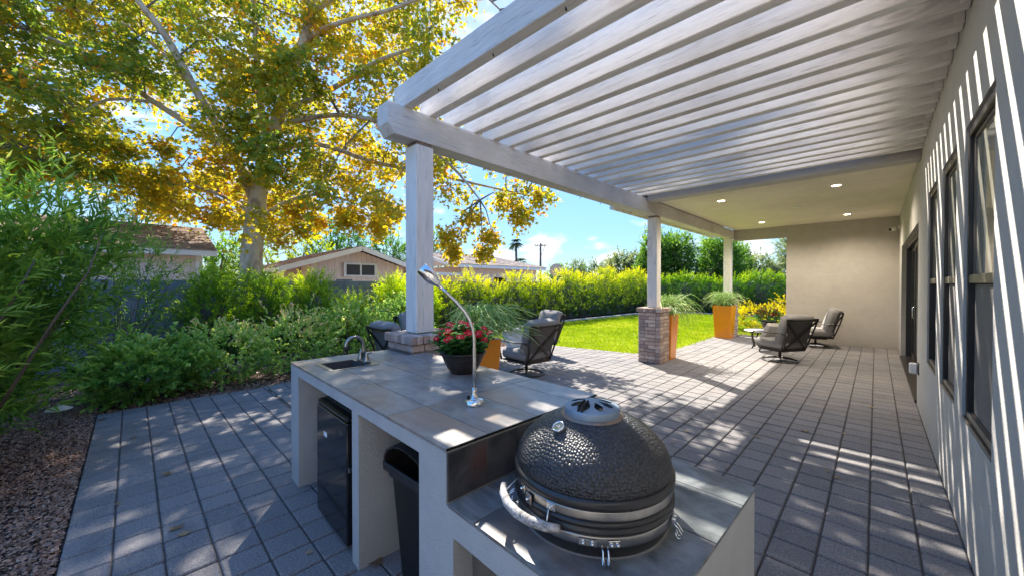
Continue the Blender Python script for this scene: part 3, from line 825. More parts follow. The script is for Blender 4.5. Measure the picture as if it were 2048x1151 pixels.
for (i, j), s_ in grid.items():
    if not s_: continue
    y0, y1, z0, z1 = ycuts[i], ycuts[i + 1], zcuts[j], zcuts[j + 1]
    mb.add([(WALL_X, y0, z0), (WALL_X, y0, z1), (WALL_X, y1, z1), (WALL_X, y1, z0)], [(0, 1, 2, 3)])
    for (di, dj, q) in ((-1, 0, [(y0, z0), (y0, z1)]), (1, 0, [(y1, z1), (y1, z0)]), (0, -1, [(y1, z0), (y0, z0)]), (0, 1, [(y0, z1), (y1, z1)])):
        if not grid.get((i + di, j + dj), False):
            (a1, b1), (a2, b2) = q
            mb.add([(WALL_X, a1, b1), (WALL_X + TW, a1, b1), (WALL_X + TW, a2, b2), (WALL_X, a2, b2)], [(0, 1, 2, 3)])
mb.add([(WALL_X + TW, -4, -.05), (WALL_X + TW, 12.83, -.05), (WALL_X + TW, 12.83, 3.75), (WALL_X + TW, -4, 3.75)], [(0, 1, 2, 3)])
hpart('exterior_wall', mb, 'stucco_house')
# end wall and the header over the far opening
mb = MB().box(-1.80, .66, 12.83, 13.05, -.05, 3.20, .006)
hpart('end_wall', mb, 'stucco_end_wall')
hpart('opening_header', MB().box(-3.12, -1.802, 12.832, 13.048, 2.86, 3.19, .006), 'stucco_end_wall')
hpart('ceiling', MB().box(-3.09, WALL_X - .003, 7.06, 12.828, 3.172, 3.22), 'stucco_ceiling')
hpart('patio_header', MB().box(-3.09, WALL_X - .003, 6.80, 7.055, 3.105, 3.40, .006), 'stucco_house')
hpart('roof', MB().box(-3.86, 7, 6.76, 13.6, 3.42, 3.60).box(-.085, 7, -4, 6.755, 3.44, 3.62), 'shingle_tan')
hpart('soffit', MB().box(-3.80, -3.31, 6.80, 13.4, 3.19, 3.21), 'white_trim')
hpart('fascia', MB().box(-3.86, -3.81, 6.77, 13.5, 3.055, 3.40, .004), 'wood_y')
hpart('back_room', MB().box(WALL_X + TW + .01, 6, 12.0, 12.8, 0, 3.1), 'stucco_house')
ob = hpart('eave_beam', MB().box(-3.30, -3.10, 6.852, 12.828, 2.905, 3.17, .008), 'wood_y')

for wi, (y0, y1) in enumerate(WINS):
    XF = WALL_X + .012     # frame face, almost flush
    mb = MB(); fw = .045
    mb.box(XF, XF + .09, y0 + .002, y0 + fw, WZ0 + .002, WZ1 - .002, .004).box(XF, XF + .09, y1 - fw, y1 - .002, WZ0 + .002, WZ1 - .002, .004)
    mb.box(XF, XF + .09, y0 + fw, y1 - fw, WZ1 - fw - .01, WZ1 - .002, .004).box(XF, XF + .09, y0 + fw, y1 - fw, WZ0 + .002, WZ0 + fw, .004)
    w = hpart('window', mb, 'window_frame')
    zm = 1.585
    def wp(name, mb, m): o = mb.build(name, m); o.parent = w; return o
    wp('meeting_rail', MB().box(XF + .004, XF + .075, y0 + fw, y1 - fw, zm - .03, zm + .022, .004), 'bronze_light')
    wp('pane', MB().box(XF + .030, XF + .036, y0 + fw + .02, y1 - fw - .02, zm + .022, WZ1 - fw - .03), 'glass_window')
    wp('sash', MB().box(XF + .02, XF + .045, y0 + fw, y0 + fw + .02, zm + .022, WZ1 - fw - .01, .002).box(XF + .02, XF + .045, y1 - fw - .02, y1 - fw, zm + .022, WZ1 - fw - .01, .002)
       .box(XF + .02, XF + .045, y0 + fw + .02, y1 - fw - .02, WZ1 - fw - .03, WZ1 - fw - .01, .002), 'bronze_light')
    wp('pane', MB().box(XF + .055, XF + .06, y0 + fw + .012, y1 - fw - .012, WZ0 + fw + .012, zm - .03), 'glass_dark')
    if wi < 2:
        wp('insect_screen', MB().box(XF + .028, XF + .030, y0 + fw + .012, y1 - fw - .012, WZ0 + fw + .012, zm - .034), 'insect_screen')
    wp('sill', MB().box(XF - .014, XF - .001, y0 + .004, y1 - .004, WZ0 + .006, WZ0 + .022, .003).box(XF + .003, XF + .028, y0 + fw, y1 - fw, WZ0 + fw + .001, WZ0 + fw + .011, .002), 'bronze_light')
# sliding door, recessed
XD = WALL_X + .07
mb = MB().box(XD, XD + .12, DY0 + .002, DY0 + .06, 0, DZ1 - .002, .004).box(XD, XD + .12, DY1 - .06, DY1 - .002, 0, DZ1 - .002, .004).box(XD, XD + .12, DY0 + .06, DY1 - .06, DZ1 - .07, DZ1 - .002, .004)
mb.box(WALL_X - .02, XD + .12, DY0 + .06, DY1 - .06, .002, .03, .004)
door = hpart('sliding_door', mb, 'window_frame')
for k in range(3):
    a_ = DY0 + .06 + k * (DY1 - DY0 - .12) / 3; b_ = a_ + (DY1 - DY0 - .12) / 3; xo = XD + .02 + .03 * k
    o = MB().box(xo, xo + .03, a_, a_ + .07, .03, DZ1 - .07, .003).box(xo, xo + .03, b_ - .07, b_, .03, DZ1 - .07, .003).box(xo, xo + .03, a_ + .07, b_ - .07, .03, .13, .003).box(xo, xo + .03, a_ + .07, b_ - .07, DZ1 - .15, DZ1 - .07, .003).build('door_panel', 'window_frame', door)
    MB().box(xo + .01, xo + .016, a_ + .07, b_ - .07, .13, DZ1 - .15).build('pane', 'glass_dark', door)
MB().tube([(XD - .005, 8.7, 1.0), (XD - .04, 8.7, 1.02), (XD - .04, 8.7, 1.18), (XD - .005, 8.7, 1.2)], .009).build('handle', 'steel', door)

# recessed lamps (lit in the photograph) and a round ceiling cover
for i, (x, y, lab) in enumerate([(-2.17, 8.06, 'lit recessed ceiling light nearest the middle post'), (-.48, 8.12, 'largest lit recessed ceiling light, nearest the pergola and the house wall'), (-2.16, 11.60, 'lit recessed ceiling light by the far opening'), (-.49, 11.66, 'lit recessed ceiling light near the end wall and security camera')]):
    t_ = thing('ceiling_light', lab, 'ceiling light', (x, y, 3.171), 0, 'recessed lights in the covered patio ceiling')
    MB().lathe([(.062, -.001), (.066, -.008), (.088, -.006), (.092, .0)], 28).build('trim_ring', 'white_vinyl', t_)
    MB().disc(.061, -.003, 24, flip=True).build('lamp_disc', 'lamp_glow', t_)
    ld = bpy.data.lights.new('ceiling_lamp', 'SPOT'); ld.energy = 85; ld.color = (1, .87, .70); ld.spot_size = R(150); ld.spot_blend = .9; ld.shadow_soft_size = .06
    lo = bpy.data.objects.new('ceiling_lamp', ld); COL.objects.link(lo); lo.parent = t_; lo.location = (0, 0, -.015)
t_ = MB().lathe([(0, -.018), (.05, -.018), (.062, -.012), (.064, 0)], 24).build('smoke_detector', 'white_vinyl', loc=(-1.19, 9.8, 3.171))
tag(t_, 'round unlit white cover in the middle of the patio ceiling', 'ceiling cover')

# security camera in the corner
t_ = thing('security_camera', 'small white security camera high in the corner of the end wall', 'security camera', (WALL_X - .001, 12.35, 2.86))
MB().lathe([(.0, -.0), (.045, 0), (.045, .02), (.02, .035)], 20, mtx=Matrix.Rotation(R(-90), 4, 'Y')).build('mount', 'white_vinyl', t_)
MB().tube([(-.03, 0, 0), (-.08, -.01, .0), (-.10, -.03, -.02)], .013).build('bracket', 'white_vinyl', t_)
MB().tube([(-.06, -.02, -.03), (-.12, -.07, -.045), (-.16, -.10, -.055)], [.036, .04, .04], 16).build('body', 'white_vinyl', t_)
MB().tube([(-.1605, -.1005, -.055), (-.168, -.106, -.057)], [.034, .034], 16).build('lens', 'rubber', t_)
# weatherproof outlet cover
t_ = thing('outlet_box', 'white weatherproof outlet cover low on the wall beside the sliding door', 'outlet', (WALL_X, 6.86, .50))
MB().box(-.012, 0, -.05, .05, -.075, .075, .004).build('back_plate', 'bronze_light', t_)
MB().box(-.085, -.012, -.042, .042, -.065, .065, .012).build('cover', 'white_vinyl', t_)

# ================================================================ pergola
pg = thing('pergola', 'whitewashed timber pergola of many parallel rafters against the house', 'pergola', (-3.2, 1.98, 0))
PO = Vector((-3.2, 1.98, 0))
def ppart(name, mb, m, loc0=None, group=None):
    o = mb.build(name, m, pg, (loc0 or Vector((0, 0, 0))) - PO); return o
# beam with a clipped lower corner at its free end
mb = MB(); mb.prism([(1.60, 2.99), (1.66, 2.905), (6.845, 2.905), (6.845, 3.148), (1.60, 3.148)], 0, -3.30, -3.10)
ppart('beam', mb, 'wood_y')
ppart('top_plate', MB().box(-3.29, -3.106, 1.60, 6.845, 3.151, 3.178, .003), 'wood_y')
RAFT = [1.76, 2.035, 2.325, 2.59, 2.872, 3.14, 3.405, 3.672, 3.93, 4.19, 4.45, 4.72, 4.985, 5.255, 5.525, 5.795, 6.06, 6.32, 6.58]
for i, y in enumerate(RAFT):
    w = .092 if i == 0 else .083 + .004 * math.sin(i * 2.1)
    L0 = -3.29; z1 = 3.37 + (.03 if i == 0 else 0)
    mb = MB(); cxm = (L0 + WALL_X - .004) / 2; hl = (WALL_X - .004 - L0) / 2
    mb.box(-hl, hl, -w / 2, w / 2, 3.18, z1, .005)
    o = ppart('rafter', mb, 'wood_x', Vector((cxm, y + w / 2, 0))); o.rotation_euler = (0, 0, R(.12 * math.sin(i * 3.7)))
    for yh in (y - .0045, y + w + .0015): ppart('rafter_hanger', MB().box(WALL_X - .05, WALL_X - .003, yh, yh + .003, 3.19, 3.36), 'white_trim')

def post(y, top, z0):
    ppart('post', MB().box(-3.298, -3.102, y - .098, y + .098, z0, top - .03, .007), 'wood_z')
    ppart('post_bracket', MB().box(-3.285, -3.115, y - .085, y + .085, top - .03, top + .004), 'rust_steel')
post(1.98, 2.902, 1.085); post(7.37, 2.902, 1.085)
p3 = MB().box(-3.298, -3.102, 12.50, 12.70, 1.085, 2.904, .007).build('post', 'wood_z'); p3.parent = house; p3.location = -HO
def clip(x, y, z, dx=0, dy=0, parent=None):
    k = .5
    return MB().tube([(x, y, z + .004), (x + dx * .4, y + dy * .4, z - .022), (x + dx, y + dy, z - .034), (x + dx * 1.4, y + dy * 1.4, z - .020)], .0035, 5)
for x in (-2.62, -1.95, -1.32, -.6):
    o = clip(x, 1.80, 3.185, .008, 0).build('light_clip', 'dark_metal', pg, -PO)
for y in (2.9, 3.9, 4.9, 5.5, 6.3, 6.6):
    clip(-3.30, y, 2.912, -.010, 0).build('light_clip', 'dark_metal', pg, -PO)
for k in range(12):
    y = 6.95 + k * .52
    o = clip(-3.80, y, 3.06, .012, 0).build('light_clip', 'dark_metal', house, -HO)

# ================================================================ brick pillars
brick_cache = {}
def brick_mesh(L, D, Hh, b=.007):
    k = (round(L, 3), round(D, 3), round(Hh, 3))
    if k not in brick_cache:
        me = MB().box(-L / 2, L / 2, -D / 2, D / 2, -Hh / 2, Hh / 2, b).mesh('brick'); me.materials.append(M['brick']); brick_cache[k] = me
    return brick_cache[k]
def pillar(cx, cy, label, z_from=0.0, joined=False):
    S = .455; T_ = .10; Hc = .0700; top = 1.085; cap = .085
    t_ = thing('brick_pillar', label, 'brick pillar', (cx, cy, 0), 0, 'brick pillars under the timber posts')
    MB().box(-S / 2 + .016, S / 2 - .016, -S / 2 + .016, S / 2 - .016, -.02, top - .016).build('mortar', 'mortar', t_)
    rr = random.Random(int(cy * 10)); jm = MB()
    def put(L, D, Hh, x, y, z, a):
        x += rr.uniform(-.002, .002); y += rr.uniform(-.002, .002); a += R(rr.uniform(-.8, .8))
        if joined:
            m4 = Matrix.Translation((x, y, z)) @ Matrix.Rotation(a, 4, 'Z'); jm.box(-L / 2, L / 2, -D / 2, D / 2, -Hh / 2, Hh / 2, .006, m4)
        else: link_mesh('brick', brick_mesh(L, D, Hh), None, t_, (x, y, z), (0, 0, a))
    nc = int((top - cap) / Hc)
    Hc = (top - cap) / nc
    for c in range(nc):
        z = (c + .5) * Hc
        if z < z_from: continue
        for s_ in range(4):
            ang = s_ * math.pi / 2; span = S - T_; x = -S / 2
            first = .21 if c % 2 == 0 else .135
            for L in (first, span - first):
                xc = x + L / 2; x += L
                p = Matrix.Rotation(ang, 2) @ Vector((xc, -S / 2 + T_ / 2)); put(L - .009, T_, Hc - .009, p.x, p.y, z, ang)
    S2 = S + .05; n = 6; wd = (S2 - .115) / n
    for s_ in range(4):
        ang = s_ * math.pi / 2
        for k in range(n):
            p = Matrix.Rotation(ang, 2) @ Vector((-S2 / 2 + wd * (k + .5), -S2 / 2 + .0575)); put(wd - .008, .115, cap - .006, p.x, p.y, top - cap / 2 + .002, ang)
    MB().box(-S2 / 2 + .11, S2 / 2 - .11, -S2 / 2 + .11, S2 / 2 - .11, top - .05, top - .004).build('cap_fill', 'mortar', t_)
    if joined: tag(jm.build('brick', 'brick', t_), kind='stuff')
pillar(-3.20, 1.985, 'brick pillar behind the sink end of the kitchen counter', z_from=.90)
pillar(-3.20, 7.365, 'tumbled brick pillar standing between the lawn and the paved patio')
pillar(-3.20, 12.60, 'far brick pillar mostly hidden by an orange planter', joined=True)

# ================================================================ block wall along the yard
bw = thing('block_wall', 'dark grey painted concrete block wall along the back of the planting bed', 'wall', (-10.5, 2, 0))
BX = -10.5; CH = .2056; BL = .405
blk_cache = {}
def blk_mesh(L):
    k = round(L, 3)
    if k not in blk_cache:
        me = MB().box(-.075, .075, -L / 2, L / 2, -CH / 2 + .004, CH / 2 - .004, .006).mesh('block'); me.materials.append(M['block_paint']); blk_cache[k] = me
    return blk_cache[k]
jm = MB()
for c in range(8):
    z = (c + .5) * CH; k = 0
    y = -7.0 - (BL / 2 if c % 2 else 0)
    while y < 22.6:
        yc = y + BL / 2
        if -2.4 < yc < 6.4: link_mesh('block', blk_mesh(BL - .008), None, bw, (-.075 + random.uniform(-.002, .002), yc - 2, z))
        else: jm.box(BX - .15, BX, y + .004, y + BL - .004, z - CH / 2 + .004, z + CH / 2 - .004)
        y += BL
    x = BX + .02 + (BL / 2 if c % 2 else 0)
    while x < 6:
        jm.box(x + .004, x + BL - .004, 22.6, 22.75, z - CH / 2 + .004, z + CH / 2 - .004); x += BL
o = jm.build('block', 'block_paint', bw, (10.5, -2, 0)); tag(o, kind='stuff')
MB().box(BX - .14, BX - .010, -7, 22.6, -.06, 1.64).box(BX, 6, 22.61, 22.74, -.06, 1.64).build('mortar', 'block_paint', bw, (10.5, -2, 0))
link_mesh('cap_block', MB().box(-.06, .06, -.2, .2, 0, .045, .005).mesh('cap_block'), 'block_paint', bw, (-.075, 2.15, 8 * CH))

# ================================================================ neighbouring buildings
def siding_wall(parent, x, y0, y1, z0, ztop, m, bwid=.205, depth=.03, holes=(), off=(0, 0, 0), name='siding_board', joined=False):
    n = max(1, int(round((y1 - y0) / bwid))); w = (y1 - y0) / n; jm = MB()
    for i in range(n):
        a_, b_ = y0 + i * w + .003, y0 + (i + 1) * w - .003; za, zb = ztop(a_), ztop(b_)
        segs = [(z0, None)]
        for (ha, hb, hz0, hz1) in holes:
            if a_ < hb and b_ > ha: segs = [(z0, hz0), (hz1, None)]
        for (s0, s1) in segs:
            t0, t1 = (za, zb) if s1 is None else (s1, s1)
            if s0 > t0: continue
            mb = jm if joined else MB()
            mb.prism([(a_, s0), (b_, s0), (b_, t1), ((a_ + b_) / 2, max(ztop((a_ + b_) / 2) if s1 is None else s1, t0, t1)), (a_, t0)], 0, x - depth, x)
            if not joined: mb.build(name, m, parent, off)
    if joined: tag(jm.build(name, m, parent, off), kind='stuff')
def shingle_roof(a, b, c, d, course=.14, tab=.32, m='shingle_brown', parent=None, off=(0, 0, 0), th=.018, seed=1):
    """a-b eave, d-c ridge (same order)"""
    a, b, c, d = map(Vector, (a, b, c, d)); nrm = (b - a).cross(d - a).normalized()
    if nrm.z < 0: nrm = -nrm
    rr = random.Random(seed); H_ = ((d - a).length + (c - b).length) / 2; rows = int(H_ / course); mb = MB()
    for r in range(rows):
        t0, t1 = r / rows, (r + 1.15) / rows; t1 = min(t1, 1)
        p0, p1 = a.lerp(d, t0), b.lerp(c, t0); q0, q1 = a.lerp(d, t1), b.lerp(c, t1); L = (p1 - p0).length; n = max(1, int(L / tab)); s_ = rr.random()
        cuts = [0] + [min(1, max(0, (i + s_ + rr.uniform(-.15, .15)) / n)) for i in range(n)] + [1]
        for u0, u1 in zip(cuts[:-1], cuts[1:]):
            if u1 - u0 < .002: continue
            lift = nrm * (th * rr.uniform(.6, 1.3)); g = (u1 - u0) * .02
            A, B = p0.lerp(p1, u0 + g) + lift, p0.lerp(p1, u1 - g) + lift; Cc, D = q0.lerp(q1, u1 - g), q0.lerp(q1, u0 + g)
            mb.add([A, B, Cc, D, A - lift, B - lift], [(0, 1, 2, 3), (4, 5, 1, 0)])
    o = mb.build('shingles', m, parent, off); tag(o, kind='stuff')
    mb = MB(); mb.add([a - nrm * .01, b - nrm * .01, c - nrm * .01, d - nrm * .01], [(0, 1, 2, 3)]); mb.build('roof_deck', m, parent, off)

# long shed, its eave parallel to the block wall
s1 = thing('garden_shed', 'long pink shed with brown shingle roof showing above the wall at left', 'shed', (-14, -2, 0)); O1 = (14, 2, 0)
siding_wall(s1, -14, -6, 1.40, 0, lambda y: 2.36, 'siding_pink', .205, off=O1)
MB().box(-14.02, -13.965, 1.30, 1.455, 0, 2.36).build('corner_trim', 'white_trim', s1, O1)
MB().box(-19, -14.04, -6, 1.42, 0, 2.3).prism([(-19, 2.3), (-14.04, 2.3), (-16.5, 3.25)], 1, -6, 1.40).build('wall', 'siding_pink', s1, O1)
MB().box(-13.56, -13.52, -6.6, 1.70, 2.34, 2.50).build('fascia', 'white_trim', s1, O1)
MB().box(-14, -13.56, -6.6, 1.70, 2.37, 2.39).build('soffit', 'white_trim', s1, O1)
shingle_roof((-13.50, -6.7, 2.50), (-13.50, 1.74, 2.50), (-16.5, 1.74, 3.46), (-16.5, -6.7, 3.46), parent=s1, off=O1, seed=3)
shingle_roof((-19.5, -6.7, 2.50), (-19.5, 1.74, 2.50), (-16.5, 1.74, 3.46), (-16.5, -6.7, 3.46), parent=s1, off=O1, seed=4)
MB().bar((-13.5, 1.72, 2.42), (-16.5, 1.72, 3.38), .04, .16).bar((-19.5, 1.72, 2.42), (-16.5, 1.72, 3.38), .04, .16).build('rake_board', 'white_trim', s1, O1)

# gabled shed with a sliding window
s2 = thing('gabled_shed', 'pink gabled shed with a white sliding window behind the block wall', 'shed', (-14, 6, 0)); O2 = (14, -6, 0)
pk_y, pk_z, sl = 5.955, 2.93, .312
gz = lambda y: pk_z - abs(y - pk_y) * sl - .12
siding_wall(s2, -14, 4.36, 7.9, 0, gz, 'siding_pink', .197, holes=((5.47, 6.72, 1.83, 2.34),), off=O2)
MB().prism([(4.38, 0), (7.88, 0), (7.88, gz(7.88)), (pk_y, gz(pk_y)), (4.38, gz(4.38))], 0, -19, -14.04).build('wall', 'siding_pink', s2, O2)
MB().box(-17.0, -15.2, 3.85, 4.36, 0, 2.2).build('side_wall', 'siding_pink', s2, O2)
for sg in (-1, 1):
    e = 2.75
    MB().bar((-13.5, pk_y, pk_z - .07), (-13.5, pk_y + sg * e, pk_z - .07 - e * sl), .05, .17).build('rake_board', 'white_trim', s2, O2)
    shingle_roof((-13.48, pk_y + sg * (e + .03), pk_z - (e + .03) * sl + .02), (-19, pk_y + sg * (e + .03), pk_z - (e + .03) * sl + .02), (-19, pk_y, pk_z + .02), (-13.48, pk_y, pk_z + .02), parent=s2, off=O2, seed=6 + sg)
    MB().bar((-13.5, pk_y + sg * (e + .01), pk_z - e * sl - .07), (-19, pk_y + sg * (e + .01), pk_z - e * sl - .07), .04, .14).build('fascia', 'white_trim', s2, O2)
wz0, wz1, wy0, wy1 = 1.82, 2.35, 5.456, 6.73
fr = MB().box(-13.99, -13.95, wy0, wy1, wz1 - .07, wz1).box(-13.99, -13.95, wy0, wy1, wz0, wz0 + .07).box(-13.99, -13.95, wy0, wy0 + .07, wz0 + .07, wz1 - .07).box(-13.99, -13.95, wy1 - .07, wy1, wz0 + .07, wz1 - .07).build('window', 'white_vinyl', s2, O2)
ym = (wy0 + wy1) / 2
for ya_, yb_ in ((ym - .03, ym + .03), (wy0 + .07, wy0 + .10), (wy1 - .10, wy1 - .07)): MB().box(-13.975, -13.957, ya_, yb_, wz0 + .07, wz1 - .07).build('sash', 'white_vinyl', fr)
for a_, b_ in ((wy0 + .10, ym - .03), (ym + .03, wy1 - .10)): MB().box(-13.99, -13.98, a_, b_, wz0 + .07, wz1 - .07).build('pane', 'glass_shed', fr)

# tan house with a long low roof
s3 = thing('neighbour_house', 'tan house with long low shingle roof beyond the hedge', 'house', (-17, 14, 0)); O3 = (17, -14, 0)
siding_wall(s3, -17.5, 13.6, 20.4, 0, lambda y: 2.58, 'siding_tan', .30, off=O3, joined=True)
MB().box(-25, -17.54, 13.6, 20.4, 0, 2.6).build('wall', 'siding_tan', s3, O3)
MB().box(-17.55, -17.5, 16.2, 17.3, 1.5, 1.98).build('window', 'white_vinyl', s3, O3)
MB().box(-17.06, -17.0, 12.5, 20.9, 2.52, 2.72).build('fascia', 'white_trim', s3, O3)
MB().box(-17.5, -17.06, 12.5, 20.9, 2.54, 2.56).build('soffit', 'white_trim', s3, O3)
shingle_roof((-16.97, 12.45, 2.72), (-16.97, 20.95, 2.72), (-20.5, 18.6, 3.62), (-20.5, 12.45, 3.62), .2, .5, 'shingle_tan', s3, O3, seed=9)
shingle_roof((-16.97, 20.97, 2.72), (-24, 20.97, 2.72), (-20.5, 18.6, 3.62), (-20.5, 18.6, 3.62), .2, .5, 'shingle_tan', s3, O3, seed=10)
MB().bar((-16.99, 12.44, 2.63), (-20.5, 12.44, 3.53), .05, .18).build('rake_board', 'white_trim', s3, O3)
MB().prism([(-24, 2.6), (-17.2, 2.6), (-20.5, 3.5)], 1, 12.6, 12.7).build('gable_wall', 'siding_tan', s3, O3)
MB().box(-20.2, -19.8, 16.6, 17.1, 3.50, 3.62).build('roof_vent', 'bronze_light', s3, O3)
MB().tube([(-17.9, 13.9, 2.9), (-17.9, 13.9, 3.6)], .015, 5).build('mast', 'dark_metal', s3, O3)
# porch beam at the near end of the tan house
s3b = MB().box(-17.6, -17.45, 11.2, 13.55, 2.05, 2.22).box(-17.6, -17.45, 11.2, 11.35, 0, 2.05).box(-20, -17.6, 11.2, 11.35, 2.05, 2.22)
s3b.build('porch_frame', 'white_trim', s3, O3)

# satellite dish, palm trees and utility pole far off
p = at(1113, 541, 34)
t_ = thing('satellite_dish', 'small brown satellite dish rising just above the hedge', 'satellite dish', (p.x, p.y, 0), math.atan2(-p.x, p.y) + math.pi)
MB().tube([(0, 0, 0), (0, 0, p.z - .5)], .06, 8).build('mast', 'dark_metal', t_)
dm = Matrix.Translation((0, 0, p.z)) @ Matrix.Rotation(R(72), 4, 'X')
MB().lathe([(0, 0), (.25, .02), (.45, .07), (.62, .15)], 24, mtx=dm).build('reflector', 'tan_metal', t_)

def palm(u, vtop, depth, hcrown, lab, nf=26, trunk_r=.22):
    p = at(u, vtop, depth); t_ = thing('palm_tree', lab, 'palm tree', (p.x, p.y, 0), 0, None)
    MB().tube([(0, 0, 0), (.1, 0, p.z * .5), (0, 0, p.z)], [trunk_r * 1.2, trunk_r, trunk_r * .9], 8).build('trunk', 'bark_dark', t_)
    fo = Foliage(); r = np.random.default_rng(int(u))
    for k in range(nf):
        az = r.uniform(0, 6.28); el = r.uniform(-.6, 1.2); L = hcrown * r.uniform(.8, 1.15)
        ts = np.linspace(.25, 1, 13)
        pts = np.stack([np.cos(az) * np.cos(el) * L * ts, np.sin(az) * np.cos(el) * L * ts, np.sin(el) * L * ts - .45 * L * ts ** 2.2], 1) + np.array([0, 0, p.z])
        d = np.gradient(pts, axis=0); d /= np.linalg.norm(d, axis=1, keepdims=True)
        sd = np.cross(d, [0, 0, 1.0]); sd /= np.maximum(np.linalg.norm(sd, axis=1, keepdims=True), 1e-6)
        for s_ in (-1, 1):
            fo.add(pts, sd * s_ + d * .9 + np.array([0, 0, -.15]), np.tile([[0, 0, 1.0]], (13, 1)), L * .42, .16, r.uniform(.1, .9, 13), T_LANCE)
    fo.build('crown', 'leaf_palm', t_)
palm(1032, 486, 62, 1.05, 'tall thin fan palm standing above the tan roof', 30, .19)
palm(1042, 524, 66, 1.2, 'short palm crown just above the roof beside the tall palm', 20, .2)
palm(1493, 509, 60, .9, 'small distant palm seen through the opening left of the end wall', 20, .18)
p = at(1081, 487, 46)
t_ = thing('utility_pole', 'wooden utility pole with a short crossarm beyond the roofs', 'utility pole', (p.x, p.y, 0), math.atan2(-p.x, p.y))
MB().tube([(0, 0, 0), (0, 0, p.z)], [.15, .12], 10).build('pole', 'pole_wood', t_)
MB().box(-.70, .70, -.04, .04, p.z - .33, p.z - .26).bar((.55, 0, p.z - .32), (.05, 0, p.z - 1.6), .05, .05, (0, 1, 0)).build('crossarm', 'pole_wood', t_)
for x in (-.68, -.4, .2, .45, .68): MB().lathe([(.0, .0), (.07, .0), (.05, .1), (.075, .16), (0, .2)], 8, (x, 0, p.z - .25)).build('insulator', 'worn_steel', t_)

# ================================================================ the big sycamore
syc = thing('sycamore_tree', 'huge sycamore with pale mottled trunk and yellowing leaves spreading over the yard', 'tree', (-11.75, 2.2, 0)); OS = Vector((-11.75, 2.2, 0))
limbs = []
def limb(pts, radii, n=10):
    P = [at(*q) if len(q) == 3 and not isinstance(q, Vector) else q for q in pts]
    # smooth by Catmull-Rom
    out, rr = [], []
    for i in range(len(P) - 1):
        p0, p1, p2, p3 = P[max(i - 1, 0)], P[i], P[i + 1], P[min(i + 2, len(P) - 1)]
        for k in range(4):
            t = k / 4; out.append(.5 * ((2 * p1) + (p2 - p0) * t + (2 * p0 - 5 * p1 + 4 * p2 - p3) * t * t + (3 * p1 - p0 - 3 * p2 + p3) * t ** 3)); rr.append(radii[i] * (1 - t) + radii[i + 1] * t)
    out.append(P[-1]); rr.append(radii[-1]); limbs.append((out, rr)); return MB().tube(out, rr, n)
trunk_pts = [Vector((-11.75, 2.2, -.1)), Vector((-11.75, 2.2, .6)), (503, 520, 9.8), (511, 440, 9.75), (520, 370, 9.7), (545, 270, 9.6), (575, 180, 9.5), (605, 90, 9.4), (625, 10, 9.3), (640, -80, 9.3), (655, -220, 9.3), (640, -380, 9.3)]
limb(trunk_pts, [.36, .29, .255, .23, .19, .15, .13, .115, .10, .085, .07, .04], 14).build('trunk', 'bark_sycamore', syc, -OS)
for pts, rd in [
    ([(508, 400, 9.75), (478, 330, 9.5), (430, 245, 9.2), (380, 160, 8.9), (330, 70, 8.6), (275, 0, 8.3), (220, -90, 8.0)], [.17, .14, .12, .11, .095, .08, .05]),
    ([(500, 360, 9.7), (450, 300, 9.6), (380, 250, 9.3), (310, 205, 9.0), (235, 155, 8.7), (165, 108, 8.4), (60, 60, 8.0), (-60, 10, 7.6)], [.13, .11, .095, .085, .075, .065, .05, .03]),
    ([(538, 300, 9.6), (520, 200, 9.9), (512, 80, 10.1), (508, -30, 10.2), (520, -200, 10.2)], [.12, .10, .09, .08, .04]),
    ([(605, 90, 9.4), (640, 62, 9.2), (700, 40, 9.0), (780, 20, 8.7), (880, -20, 8.4)], [.08, .07, .06, .05, .03]),
    ([(560, 225, 9.6), (640, 190, 9.6), (705, 155, 9.6), (760, 120, 9.5), (850, 90, 9.4)], [.10, .085, .075, .06, .03]),
    ([(536, 300, 9.6), (640, 290, 9.9), (740, 322, 10.2), (850, 345, 10.4), (960, 370, 10.5), (1050, 390, 10.5)], [.10, .08, .065, .055, .04, .02]),
    ([(560, 250, 9.6), (680, 230, 9.3), (800, 260, 9.1), (900, 330, 9.0), (960, 400, 8.9)], [.09, .07, .06, .04, .02]),
    ([(512, 430, 9.75), (440, 390, 10.0), (370, 370, 10.1), (300, 380, 10.2)], [.07, .055, .04, .02]),
    ([(515, 440, 9.75), (580, 400, 10.2), (650, 390, 10.5), (720, 410, 10.8)], [.07, .055, .04, .02]),
    ([(430, 245, 9.2), (340, 120, 9.4), (230, 40, 9.4), (120, 20, 9.2), (0, 35, 9.0)], [.07, .06, .05, .04, .025]),
    ([(310, 205, 9.0), (215, 200, 8.6), (150, 240, 8.2), (95, 270, 7.9), (40, 300, 7.6)], [.05, .04, .03, .022, .012]),
    ([(620, 30, 9.3), (760, -60, 9.0), (900, -60, 8.8), (1000, 20, 8.8)], [.08, .06, .045, .02])]:
    limb(pts, [q * .82 for q in rd], 8).build('limb', 'bark_sycamore', syc, -OS)
LP = [p for L in limbs for p in L[0]]
r = np.random.default_rng(21)
blobs = []
def skip(u, v):
    if 235 < u < 400 and 190 < v < 335: return True       # the sky window left of the trunk
    if u < 250 and v > 330: return True
    if u < 450 and v > (385 if u < 300 else 418): return True
    if u > 1010 and v < 60: return True
    if u > 590 and v > 425: return True
    if u > 455 and v > 455: return True
    if 880 < u < 1000 and v > 430: return True
    if u > 960 and (v > 400 or v < 60): return True
    return False
